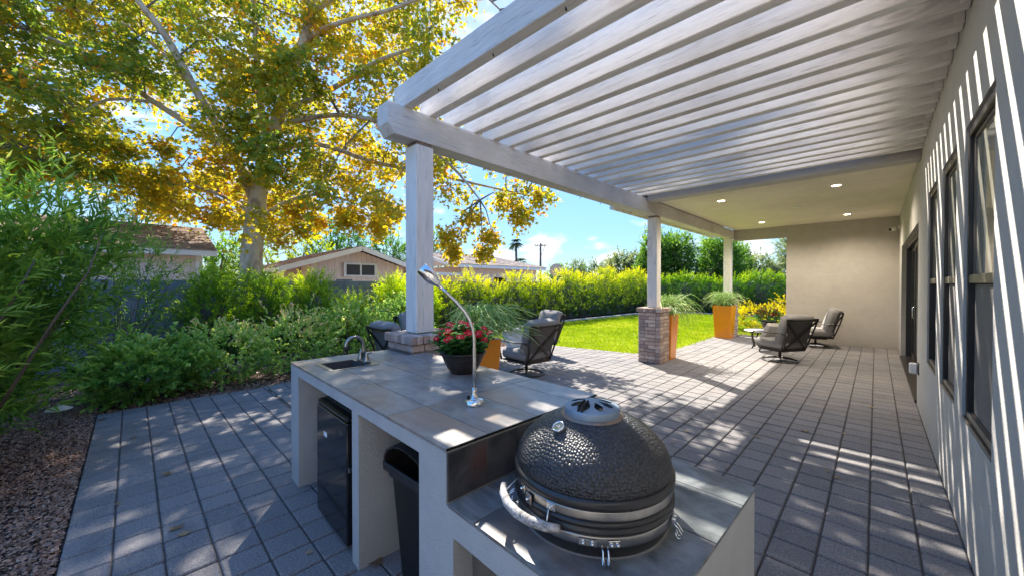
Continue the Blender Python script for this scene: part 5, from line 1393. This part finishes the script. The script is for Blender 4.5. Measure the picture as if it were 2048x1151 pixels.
# draft cap with eight teardrop openings
cap = MB(); NA, NR = 160, 14; prof = []
for i in range(NR + 1):
    q = i / NR; r_ = .092 * (1 - q) + .0001; prof.append((r_, 1.1035 + .020 * math.sin(q * math.pi / 2)))
vs = [(r_ * math.cos(2 * math.pi * k / NA), r_ * math.sin(2 * math.pi * k / NA), z + z0) for r_, z in prof for k in range(NA)]
fs = []
for i in range(NR):
    for k in range(NA):
        rm = (prof[i][0] + prof[i + 1][0]) / 2; am = (2 * math.pi * (k + .5) / NA + .2) % (2 * math.pi / 8) - math.pi / 8
        t_ = (rm - .026) / (.082 - .026)
        if 0 < t_ < 1:
            hw = .0135 * math.sin(math.pi * min(1, t_ ** 1.5 * 1.0)) + .002
            if abs(am * rm) < hw: continue
        fs.append((i * NA + k, i * NA + (k + 1) % NA, (i + 1) * NA + (k + 1) % NA, (i + 1) * NA + k))
cap.add(vs, fs, True)
cap.lathe([(r_, z + z0) for r_, z in [(.099, 1.066), (.1005, 1.072), (.1005, 1.099), (.098, 1.1025), (.092, 1.1035)]], 96)
co = cap.build('draft_cap', 'cast_cap', kg)
MB().disc(.095, 1.078 + z0, 48).build('cap_inside', 'hollow_black', co)  # black disc stands in for the shaded hollow below the openings
c_, s_ = math.cos(R(-84)), math.sin(R(-84))
for o_ in (-.007, .007):
    p0 = Vector((c_ * .090 - s_ * o_, s_ * .090 + c_ * o_, 1.098 + z0)); p1 = Vector((c_ * .042 - s_ * o_, s_ * .042 + c_ * o_, 1.124 + z0))
    MB().bar(p0, p0 + Vector((c_ * -.006, s_ * -.006, .026)), .008, .012, (c_, s_, 0), .002).bar(p0 + Vector((0, 0, .022)), p1 + Vector((0, 0, .006)), .008, .012, (0, 0, 1), .002).build('cap_tab', 'dark_metal', co)
# thermometer
ta = R(-99); pr = .163; pz = 1.052 + z0
nrm = Vector((math.cos(ta) * .55, math.sin(ta) * .55, .835)).normalized()
tm = Matrix.Translation((math.cos(ta) * pr, math.sin(ta) * pr, pz)) @ nrm.to_track_quat('Z', 'Y').to_matrix().to_4x4()
th = MB().lathe([(.018, -.012), (.0215, .0), (.0225, .010), (.0215, .0165), (.0185, .018), (.0170, .0145)], 40, mtx=tm).build('thermometer', 'chrome', kg)
MB().disc(.0172, .0142, 32, mtx=tm).build('dial_face', 'gauge_glass', th)
dl = MB()
for k in range(9): a = R(-120 + k * 30); dl.bar(tm @ Vector((.0125 * math.sin(a), .0125 * math.cos(a), .0148)), tm @ Vector((.0150 * math.sin(a), .0150 * math.cos(a), .0148)), .0009, .0005, nrm)
for pa, pb in [((-.007, -.003), (-.004, .001)), ((-.004, .001), (-.002, -.003)), ((-.002, -.003), (.000, .001)), ((0.003, -.004), (.003, .004)), ((.003, .004), (.006, .003)), ((.006, .003), (.007, 0)), ((.007, 0), (.005, -.004)), ((.005, -.004), (.003, -.004)), ((.0, .004), (.001, .007))]:
    dl.bar(tm @ Vector((*pa, .0148)), tm @ Vector((*pb, .0148)), .0009, .0005, nrm)
dl.build('dial_markings', 'paper', th)
# weathered wooden handle on two brackets
hp = [Vector(p) - KG for p in [(-.945, .925, .838), (-.915, .893, .832), (-.870, .868, .826), (-.815, .857, .820), (-.765, .862, .815), (-.715, .880, .811), (-.680, .905, .809)]]
hd = MB().tube(hp, [.0105, .0135, .0150, .0158, .0155, .0142, .0120], 12).build('handle', 'handle_wood', kg)
for i, q in ((1, R(-126)), (5, R(-86))):
    p = hp[i]; e = Vector((math.cos(q) * .276, math.sin(q) * .276, .858 + z0)); MB().tube([p, e], .0030, 6).build('handle_rod', 'steel', kg)
def plate(az, z, w, h, m='steel', r_=.2795, bolts=2):
    c = Vector((math.cos(R(az)) * r_, math.sin(R(az)) * r_, z + z0)); m4 = Matrix.Translation(c) @ Matrix.Rotation(R(az) - math.pi / 2, 4, 'Z')
    o = MB().box(-w / 2, w / 2, -.0015, .0025, -h / 2, h / 2, .001, m4).build('bracket', m, kg)
    for b_ in range(bolts):
        x = (b_ - (bolts - 1) / 2) * w * .5
        MB().lathe([(.0, .010), (.0035, .009), (.0048, .004), (.0048, 0)], 10, mtx=m4 @ Matrix.Translation((x, .002, 0)) @ Matrix.Rotation(R(-90), 4, 'X')).build('bolt', 'chrome', o)
plate(-84, .858, .032, .024, bolts=1); plate(-112, .858, .022, .028, bolts=1); plate(-103, .845, .030, .034, 'worn_steel', .285, 1); plate(-60, .781, .055, .020); plate(-44, .781, .036, .020); plate(12, .781, .040, .022); plate(150, .81, .05, .05)
def latch(az):
    c = Vector((math.cos(R(az)) * .284, math.sin(R(az)) * .284, .779 + z0)); t_ = Vector((-math.sin(R(az)), math.cos(R(az)), 0)); o_ = Vector((math.cos(R(az)), math.sin(R(az)), 0))
    mb = MB()
    for s_ in (-.008, .008):
        p = c + t_ * s_; mb.tube([p, p + o_ * .016 + Vector((0, 0, -.010)), p + o_ * .030 + Vector((0, 0, -.030)), p + o_ * .026 + Vector((0, 0, -.046)) + t_ * .004, p + o_ * .014 + Vector((0, 0, -.045)), p + o_ * .010 + Vector((0, 0, -.028))], .0026, 6)
    mb.build('latch', 'chrome', kg)
latch(-50); latch(8); latch(-140)

# ================================================================ gooseneck grill lamp
lp = Vector((-1.481, 1.236, .931)); gl = thing('grill_lamp', 'chrome gooseneck grill lamp standing on the counter top', 'lamp', lp)
MB().lathe([(.0, 0), (.049, 0), (.0495, .004), (.048, .022), (.040, .028), (.030, .030)], 40).build('base', 'chrome', gl)
MB().lathe([(.030, .030), (.018, .034), (.014, .060), (.0125, .066), (.0125, .088), (.0, .089)], 28).build('socket', 'steel', gl)
MB().lathe([(.007, 0), (.007, .014), (.0, .015)], 12, (-.026, -.018, .029)).build('switch', 'rubber', gl)
pts = [Vector(p) - lp for p in [(-1.481, 1.236, 1.00), (-1.480, 1.235, 1.12), (-1.480, 1.234, 1.27), (-1.484, 1.229, 1.32), (-1.496, 1.217, 1.368), (-1.514, 1.199, 1.410), (-1.542, 1.172, 1.455), (-1.577, 1.138, 1.502), (-1.606, 1.110, 1.540)]]
MB().tube(pts, [.0098, .0098, .0092, .0085, .0085, .0085, .0082, .008, .008], 14).build('gooseneck', 'steel', gl)
mb = MB()
for k in range(46):
    t = k / 45 * 4.6 + 2.0; i = int(min(t, 7.99)); i = min(i, 7); f_ = t - i; p = pts[i].lerp(pts[i + 1], min(1, f_)); d = (pts[i + 1] - pts[i]).normalized()
    mb.lathe([(.0082, -.0016), (.0093, 0), (.0082, .0016)], 12, mtx=Matrix.Translation(p) @ d.to_track_quat('Z', 'Y').to_matrix().to_4x4())
mb.build('flex_rings', 'steel', gl)
hd_dir = (Vector((-1.682, 1.038, 1.648)) - Vector((-1.606, 1.110, 1.540))).normalized()
hm = Matrix.Translation(pts[-1]) @ hd_dir.to_track_quat('Z', 'Y').to_matrix().to_4x4()
MB().lathe([(.0085, -.02), (.0105, -.012), (.0105, .006), (.014, .008), (.0155, .014), (.030, .045), (.0345, .075), (.0345, .125), (.0325, .128), (.0318, .122), (.0318, .075), (.027, .045), (.0, .040)], 36, mtx=hm).build('shade', 'chrome', gl)

# ================================================================ flower bowl
FB = Vector((-2.086, 1.639, .931)); fb = thing('flower_bowl', 'dark woven-look bowl planter with red vinca flowers on the counter', 'potted flowers', FB)
MB().lathe([(0, 0), (.084, 0), (.090, .006), (.112, .040), (.134, .085), (.150, .125), (.153, .135), (.163, .137), (.166, .146), (.160, .151), (.150, .146), (.140, .12), (.0, .118)], 56).build('bowl', 'bowl_resin', fb)
MB().disc(.147, .128, 32).build('soil', 'soil', fb)
fo = Foliage(); r = np.random.default_rng(5); ns = 95
az = r.uniform(0, 6.28, ns); q = r.random(ns) ** .6; hb = .16 + .17 * np.sqrt(np.maximum(0, 1 - (q * .85) ** 2)) * r.uniform(.6, 1.05, ns)
tips = np.stack([np.cos(az) * q * .215, np.sin(az) * q * .215, hb], 1); bases = np.stack([np.cos(az) * q * .12, np.sin(az) * q * .12, np.full(ns, .13)], 1)
st = MB()
for i in range(ns):
    a_, b_ = Vector(bases[i]), Vector(tips[i]); st.tube([a_, a_.lerp(b_, .5) + Vector((0, 0, .02)), b_], .0022, 5, False)
    t = np.tile(np.linspace(.15, 1, 9), 2); n = len(t); P = bases[i] + (tips[i] - bases[i]) * t[:, None]
    a2 = r.uniform(0, 6.28, n); fw = np.stack([np.cos(a2), np.sin(a2), r.uniform(-.1, .5, n)], 1); fo.add(P, fw, np.tile([[0, 0, 1.]], (n, 1)) + r.normal(size=(n, 3)) * .3, r.uniform(.04, .066, n), .62, r.uniform(.1, .8, n) + .3 * t - .1, T_OVAL)
fo.build('foliage', 'leaf_vinca', fb); st.build('stems', 'leaf_vinca', fb)
def vinca(parent, p, up, s, m, seed):
    r = np.random.default_rng(seed); up = Vector(up).normalized(); m4 = up.to_track_quat('Z', 'Y').to_matrix(); f_ = Foliage(); a0 = r.uniform(0, 6.28)
    P, Fw, U = [], [], []
    for k in range(5):
        a = a0 + k * 2 * math.pi / 5; d = m4 @ Vector((math.cos(a), math.sin(a), .10)); P.append(Vector(p)); Fw.append(d); U.append(up)
    f_.add(np.array(P), np.array(Fw), np.array(U), s, .95, r.uniform(.1, 1, 5), T_OVAL); o = f_.build('flower', m, parent)
    MB().lathe([(.0, .0035), (s * .12, .002), (s * .14, 0)], 6, mtx=Matrix.Translation(Vector(p) + up * .002) @ m4.to_4x4()).build('flower_eye', 'paper', o)
camv = np.array([.8, -.62, .25])
sel = [i for i in range(ns) if hb[i] > .20]; random.Random(4).shuffle(sel); cnt = 0
for i in sel:
    d = tips[i] / np.linalg.norm(tips[i]); 
    cr_ = random.Random(i)
    for c in range(2 if cr_.random() < .7 else 1):
        p = tips[i] + np.array([cr_.uniform(-.022, .022), cr_.uniform(-.022, .022), .016 + cr_.uniform(-.01, .014)]); up = d * .6 + camv * .55 + np.array([cr_.uniform(-.35, .35), cr_.uniform(-.35, .35), .3])
        white = (p[0] < 0.02 and p[1] > .05 and p[2] > .27)
        vinca(fb, p, up, cr_.uniform(.022, .028), 'petal_white' if white else 'petal_red', i * 3 + c); cnt += 1
    if cnt > 66: break

# ================================================================ tall orange planters
def planter(name, label, x, y, rz, h_, top, bot, seed, hang=1.0, spread=1.0, dense=240, lean=(0, 0)):
    t_ = thing(name, label, 'planter', (x, y, 0), rz, 'tall orange square planters')
    a_, b_ = bot / 2, top / 2
    secs = [(rrect(a_, a_, .012, 3), 0), (rrect(b_, b_, .014, 3), h_), (rrect(b_ - .022, b_ - .022, .010, 3), h_), (rrect(b_ - .03, b_ - .03, .01, 3), h_ - .08)]
    link_mesh('pot', loft(secs, False).mesh('pot', fix=False), 'orange_glaze', t_)
    MB().box(-b_ + .028, b_ - .028, -b_ + .028, b_ - .028, h_ - .10, h_ - .06).build('soil', 'soil', t_)
    r = random.Random(seed); mb = MB(); tone = []
    V, Fs = [], []
    for k in range(dense):
        az = r.uniform(0, 6.28); base = Vector((r.uniform(-.6, .6) * b_, r.uniform(-.6, .6) * b_, h_ - .06)); out = r.uniform(.05, .36) * spread; up = r.uniform(.15, .48)
        drop = r.uniform(0, .25) * hang if r.random() < .75 else r.uniform(.3, .75) * hang
        d = Vector((math.cos(az), math.sin(az), 0)) + Vector((lean[0], lean[1], 0)); L = [base]
        p1 = base + d * out * .25 + Vector((0, 0, up * .6)); p2 = base + d * out * .7 + Vector((r.uniform(-.05, .05), r.uniform(-.05, .05), up)); p3 = base + d * out * 1.2 + Vector((r.uniform(-.07, .07), r.uniform(-.07, .07), up * .8 - drop * .5)); p4 = p3 + d * out * .15 + Vector((r.uniform(-.08, .08), r.uniform(-.08, .08), -drop * .5))
        ps = [base, p1, p2, p3, p4]; sm = []
        for i in range(4):
            q0, q1, q2, q3 = ps[max(i - 1, 0)], ps[i], ps[i + 1], ps[min(i + 2, 4)]
            for j in range(3):
                t = j / 3; sm.append(.5 * ((2 * q1) + (q2 - q0) * t + (2 * q0 - 5 * q1 + 4 * q2 - q3) * t * t + (3 * q1 - q0 - 3 * q2 + q3) * t ** 3))
        n0 = len(mb.v); mb.tube(sm, [.0042] * 8 + [.0036, .003, .0024, .002], 4, False, False); tv = r.uniform(.2, 1); tone += [tv] * (len(mb.v) - n0)
        if r.random() < .55:
            q = sm[7]; e = q + Vector((r.uniform(-.12, .12), r.uniform(-.12, .12), r.uniform(-.05, .12))); n0 = len(mb.v); mb.tube([q, q.lerp(e, .5) + Vector((0, 0, .02)), e], .0022, 4, False, False); tone += [tv] * (len(mb.v) - n0)
    me = mb.mesh('foliage', fix=False); at_ = me.attributes.new('tone', 'FLOAT', 'POINT'); at_.data.foreach_set('value', tone); link_mesh('foliage', me, 'leaf_pencil', t_)
    return t_
planter('orange_planter', 'orange planter right beside the middle brick pillar, stems hanging over its front', -3.17, 7.90, 0, .93, .40, .30, 1, 1.0, 1.15, 260, (.35, 0))
planter('orange_planter', 'orange planter in front of the far brick pillar', -3.17, 12.13, 0, .93, .50, .40, 2, .35, 1.2, 260)
planter('orange_planter', 'orange planter behind the flower bowl, beside the near brick pillar', -3.42, 2.90, 0, .90, .42, .32, 3, .25, 1.15, 560, (.3, .25))

# ================================================================ swivel patio chairs
def make_chair(label, group):
    """faces +X; origin on the floor at the swivel base"""
    t_ = thing('patio_chair', label, 'chair', (0, 0, 0), 0, group)
    MB().lathe([(.285, 0), (.325, 0), (.33, .010), (.325, .022), (.285, .022), (.28, .010)], 40, close=True).build('base_ring', 'chair_frame', t_)
    for k in range(4):
        a = R(45 + 90 * k); d = Vector((math.cos(a), math.sin(a), 0))
        MB().tube([d * .30 + Vector((0, 0, .015)), d * .19 + Vector((0, 0, .055)), d * .05 + Vector((0, 0, .075))], [.012, .012, .014], 8).build('leg', 'chair_frame', t_)
    MB().tube([(0, 0, .05), (0, 0, .20)], [.030, .024], 12).lathe([(.0, .17), (.10, .185), (.11, .20), (0, .21)], 20).build('swivel_post', 'chair_frame', t_)
    MB().tube([(-.20, -.20, .215), (.22, -.22, .215)], .013, 6).tube([(-.20, .20, .215), (.22, .22, .215)], .013, 6).tube([(-.02, -.22, .215), (-.02, .22, .215)], .013, 6).tube([(.22, -.22, .215), (.30, -.22, .175), (.335, -.22, .19)], .009, 6).tube([(.22, .22, .215), (.30, .22, .175), (.335, .22, .19)], .009, 6).build('rocker_spring', 'chair_frame', t_)
    MB().box(-.28, .30, -.295, .295, .235, .262, .01).build('seat_frame', 'chair_frame', t_)
    # back: flaring frame with an X
    zb, zt = .25, .86; xb, xt = -.30, -.47; wb, wt = .27, .375
    def bp(s_, t): return Vector((xb + (xt - xb) * (t + .10 * math.sin(math.pi * t)), s_ * (wb + (wt - wb) * t ** 1.4), zb + (zt - zb) * t))
    for s_ in (-1, 1):
        MB().tube([bp(s_, t) for t in np.linspace(0, 1, 8)], .015, 8).build('back_post', 'chair_frame', t_)
        arm = [bp(s_, .50), Vector((-.30, s_ * .37, .60)), Vector((-.12, s_ * .385, .585)), Vector((.12, s_ * .38, .595)), Vector((.27, s_ * .37, .58)), Vector((.325, s_ * .355, .53)), Vector((.325, s_ * .335, .40)), Vector((.30, s_ * .315, .25))]
        mb = MB()
        for a_, b_ in zip(arm[:-1], arm[1:]): mb.bar(a_, b_ + (b_ - a_).normalized() * .008, .045, .016, (0, s_ * -1, .001) if abs((b_ - a_).normalized().z) > .8 else (0, 0, 1), .004)
        mb.build('arm', 'chair_frame', t_)
    MB().bar(bp(-1, 1) + Vector((0, -.015, 0)), bp(1, 1) + Vector((0, .015, 0)), .022, .05, (0, 0, 1), .004).build('back_rail', 'chair_frame', t_)
    MB().bar(bp(-1, 0), bp(1, 0), .022, .045, (0, 0, 1), .004).build('back_rail', 'chair_frame', t_)
    X = [bp(-1, .97), bp(1, .03)], [bp(1, .97), bp(-1, .03)]
    MB().bar(X[0][0], X[0][1], .035, .012, (1, 0, 0)).bar(X[1][0] + Vector((.006, 0, 0)), X[1][1] + Vector((.006, 0, 0)), .035, .012, (1, 0, 0)).build('back_cross', 'chair_frame', t_)
    def pad(name, c, s, m, rot=(0, 0, 0), puff=.5):
        me = MB().box(-s[0] / 2, s[0] / 2, -s[1] / 2, s[1] / 2, -s[2] / 2, s[2] / 2, min(s) * .28).mesh(name); bm = bmesh.new(); bm.from_mesh(me)
        bmesh.ops.subdivide_edges(bm, edges=bm.edges, cuts=2, use_grid_fill=True); bmesh.ops.smooth_vert(bm, verts=bm.verts, factor=.5, use_axis_x=True, use_axis_y=True, use_axis_z=True)
        bm.to_mesh(me); bm.free(); me.polygons.foreach_set('use_smooth', [True] * len(me.polygons)); o = link_mesh(name, me, m, t_, c, rot); return o
    sc = pad('seat_cushion', (.01, 0, .36), (.66, .62, .20), 'cushion')
    tilt = math.atan2(xb - xt, zt - zb)
    pad('back_cushion', (-.275, 0, .655), (.19, .66, .60), 'cushion', (0, -tilt, 0))
    pad('headrest', (-.385, 0, .895), (.20, .60, .13), 'cushion', (0, -tilt, 0))
    MB().box(-.012, .0, -.30, .30, 0, .60).build('back_panel', 'cushion_back', t_, (xb + .035, 0, zb + .02), (0, -tilt, 0))
    for s_ in (-1, 1): MB().tube([bp(s_, .60) + Vector((.0, 0, 0)), bp(s_, .60) + Vector((-.03, s_ * .03, -.02)), bp(s_, .60) + Vector((-.02, s_ * .045, -.07))], .005, 5).build('tie', 'cushion', t_)
    return t_
c0 = make_chair('grey cushioned swivel chair seen from behind, right of the near orange planter', 'cushioned swivel patio chairs')
def place(o, x, y, ang, label=None):
    o.location = (x, y, 0); o.rotation_euler = (0, 0, R(ang))
    if label: o['label'] = label
    return o
place(c0, -4.36, 4.82, 176)
place(copy_tree(c0), -5.35, 6.30, -104, 'grey swivel chair on the lawn side of the group, its back to the grass')
place(copy_tree(c0), -5.55, 3.15, 92, 'grey swivel chair whose headrest shows left of the near brick pillar')
place(copy_tree(c0), -6.75, 4.25, 8, 'grey swivel chair beyond the near timber post, its top just visible')
place(copy_tree(c0), -1.40, 9.28, 148, 'grey swivel chair seen from behind in the covered patio, the nearer of two')
place(copy_tree(c0), -1.08, 12.02, -168, 'grey swivel chair by the end wall, the farther of two in the covered patio')
for x, y, rz in [(-1.40, 9.28, 148)]:
    pass
# round fire table among the four chairs and oval side table in the covered patio
t_ = thing('coffee_table', 'round grey stone table among the chairs, half hidden by the orange planter', 'table', (-5.5, 4.7, 0))
MB().lathe([(0, .44), (.50, .44), (.51, .455), (.50, .47), (0, .47)], 40).build('table_top', 'concrete', t_)
MB().lathe([(.30, 0), (.32, .02), (.26, .25), (.30, .43)], 28).build('pedestal', 'concrete', t_)
t_ = thing('side_table', 'low oval grey table carrying the flower pot between two covered-patio chairs', 'table', (-1.92, 10.45, 0))
MB().lathe([(0, .44), (.36, .44), (.375, .452), (.37, .465), (0, .47)], 40).build('table_top', 'steel_mesh', t_)
for k in range(3):
    a = R(30 + 120 * k); MB().tube([(.10 * math.cos(a), .10 * math.sin(a), .44), (.16 * math.cos(a), .16 * math.sin(a), .22), (.27 * math.cos(a), .27 * math.sin(a), 0)], .014, 8).build('leg', 'chair_frame', t_)
t_ = thing('potted_flowers', 'dark pot of deep red flowers on the side table in front of the end wall', 'potted flowers', (-1.80, 10.50, .471))
MB().lathe([(0, 0), (.09, 0), (.13, .10), (.155, .20), (.17, .21), (.165, .23), (.15, .22), (0, .19)], 30).build('pot', 'bowl_resin', t_)
b1 = spray_shrub(center=(0, 0, .33), radii=(.23, .23, .15), nshoot=130, nleaf=8, size=.045, width=.5, tmpl=T_OVAL, tone0=.4, shoot=.10, upb=.6, seed=500, flat_bottom=False)
f_ = Foliage(); f_.add(*b1[:7]); f_.build('foliage', 'leaf_vinca', t_)
b1 = spray_shrub(center=(-.03, 0, .40), radii=(.25, .25, .12), nshoot=75, nleaf=4, size=.036, width=.9, tmpl=T_OVAL, tone0=.5, shoot=.05, upb=.8, seed=501, flat_bottom=False)
f_ = Foliage(); f_.add(*b1[:7]); f_.build('flowers', 'petal_dark', t_)
t_ = MB().box(-.22, .22, -.22, .22, -.055, .055, .05).build('throw_pillow', 'pillow_white', loc=(-4.62, 4.80, .56), rot=(R(8), R(62), 0)); tag(t_, 'pale throw pillow leaning in the swivel chair behind the orange planter', 'pillow')
t_ = MB().box(-.2, .2, -.2, .2, -.05, .05, .045).build('throw_pillow', 'pillow_white', loc=(-1.55, 9.38, .57), rot=(R(8), R(60), R(148))); tag(t_, 'small pale pillow in the nearer covered-patio chair', 'pillow')

# ================================================================ small things on the ground
p = at(118, 812, 1.0); gd = vdir(118, 812); t0 = (.20 - CAM_H) / gd.z; pp = gd * t0
t_ = thing('path_light', 'small tan path light with a wide hat among the shrub leaves at left', 'garden light', (pp.x, pp.y, -.05))
MB().tube([(0, 0, 0), (0, 0, .22)], .010, 8).build('stake', 'bronze_light', t_)
MB().lathe([(.0, .275), (.03, .262), (.10, .225), (.105, .218), (.03, .235), (0, .24)], 28).build('hat', 'tan_metal', t_)

def ground_hit(u, v):
    d = vdir(u, v); return d * (-CAM_H / d.z)
LF = [(352, 1056, .085, 'tan fallen leaf on the left paving, larger of a close pair'), (368, 1067, .075, 'curled brown fallen leaf touching the tan one on the left paving'), (333, 948, .085, 'pale fallen leaf in the middle of the left paving'),
      (316, 890, .05, 'small dark fallen leaf near the rose beds'), (267, 874, .06, 'flat yellowish fallen leaf one row in from the gravel'), (205, 838, .09, 'fallen leaf on the corner paver beside the bush'), (235, 1008, .045, 'small fallen leaf on the joint line near the gravel edge'),
      (618, 1106, .05, 'small tan fallen leaf in front of the fridge'), (752, 1125, .10, 'large crumpled brown leaf at the foot of the bin'), (1375, 863, .07, 'tan fallen leaf right of the grill'), (1345, 885, .05, 'small brown leaf right beside the grill dome'),
      (1454, 935, .04, 'small leaf by the corner of the grill ledge'), (1515, 873, .07, 'brown fallen leaf on the middle of the long paving'), (1537, 870, .04, 'tiny leaf near the middle brown leaf'), (1610, 862, .085, 'light brown fallen leaf at the start of the light stripes'),
      (1687, 867, .05, 'small brown leaf between the stripes and the wall'), (1742, 814, .08, 'pale fallen leaf in the shade near the house wall'), (1655, 942, .05, 'orange-brown leaf below the first light stripe'), (1672, 955, .05, 'tan leaf beside the orange-brown one below the stripe'),
      (1660, 705, .09, 'fallen leaf on the covered paving before the end wall'), (1838, 840, .04, 'tiny leaf at the foot of the house wall'), (1480, 912, .035, 'tiny leaf off the corner of the ledge'), (1370, 845, .04, 'tiny dark leaf near the shade edge')]
for i, (u, v, s, lab) in enumerate(LF):
    g = ground_hit(u, v); r = random.Random(i + 3); s *= .74; tv, tf = T_MAPLE if i % 3 else T_STAR; a = r.uniform(0, 6.28); curl = r.uniform(1.2, 3.2)
    V = [(x * s * math.cos(a) - (y - .5) * s * math.sin(a), x * s * math.sin(a) + (y - .5) * s * math.cos(a), .004 + s * (.16 * curl * (x * x) + .10 * curl * (y - .5) ** 2) + r.uniform(0, .004)) for x, y, z in tv]
    me = np_mesh('fallen_leaf', np.array(V), [np.array(tf)], False, np.full(len(V), r.uniform(.15, .95)))
    o = link_mesh('fallen_leaf', me, 'dry_leaf', None, (g.x, g.y, 0)); tag(o, lab, 'leaf', 'dry sycamore leaves fallen on the pavers')
# scraps too small to count
r = np.random.default_rng(77); n = 900
x = np.concatenate([r.uniform(-6.6, .3, 700), -6.66 - r.exponential(.5, 200)]); y = np.concatenate([r.uniform(-.2, 8, 700), r.uniform(-.25, 7, 200)])
k = ~((x > -3.4) & (x < -.3) & (y > .7) & (y < 2.1)); x, y = x[k], y[k]; n = len(x)
fo = Foliage(); fo.add(np.stack([x, y, np.full(n, .003)], 1), np.concatenate([r.normal(size=(n, 2)), np.full((n, 1), .05)], 1), np.tile([[0, 0, 1.]], (n, 1)) + r.normal(size=(n, 3)) * .12, np.where(x > -6.64, r.uniform(.006, .017, n), r.uniform(.03, .07, n)), .7, r.uniform(0, 1, n), T_OVAL)
o = fo.build('leaf_litter', 'dry_leaf'); tag(o, 'tiny scraps of dry leaf scattered on the paving and beds', kind='stuff')
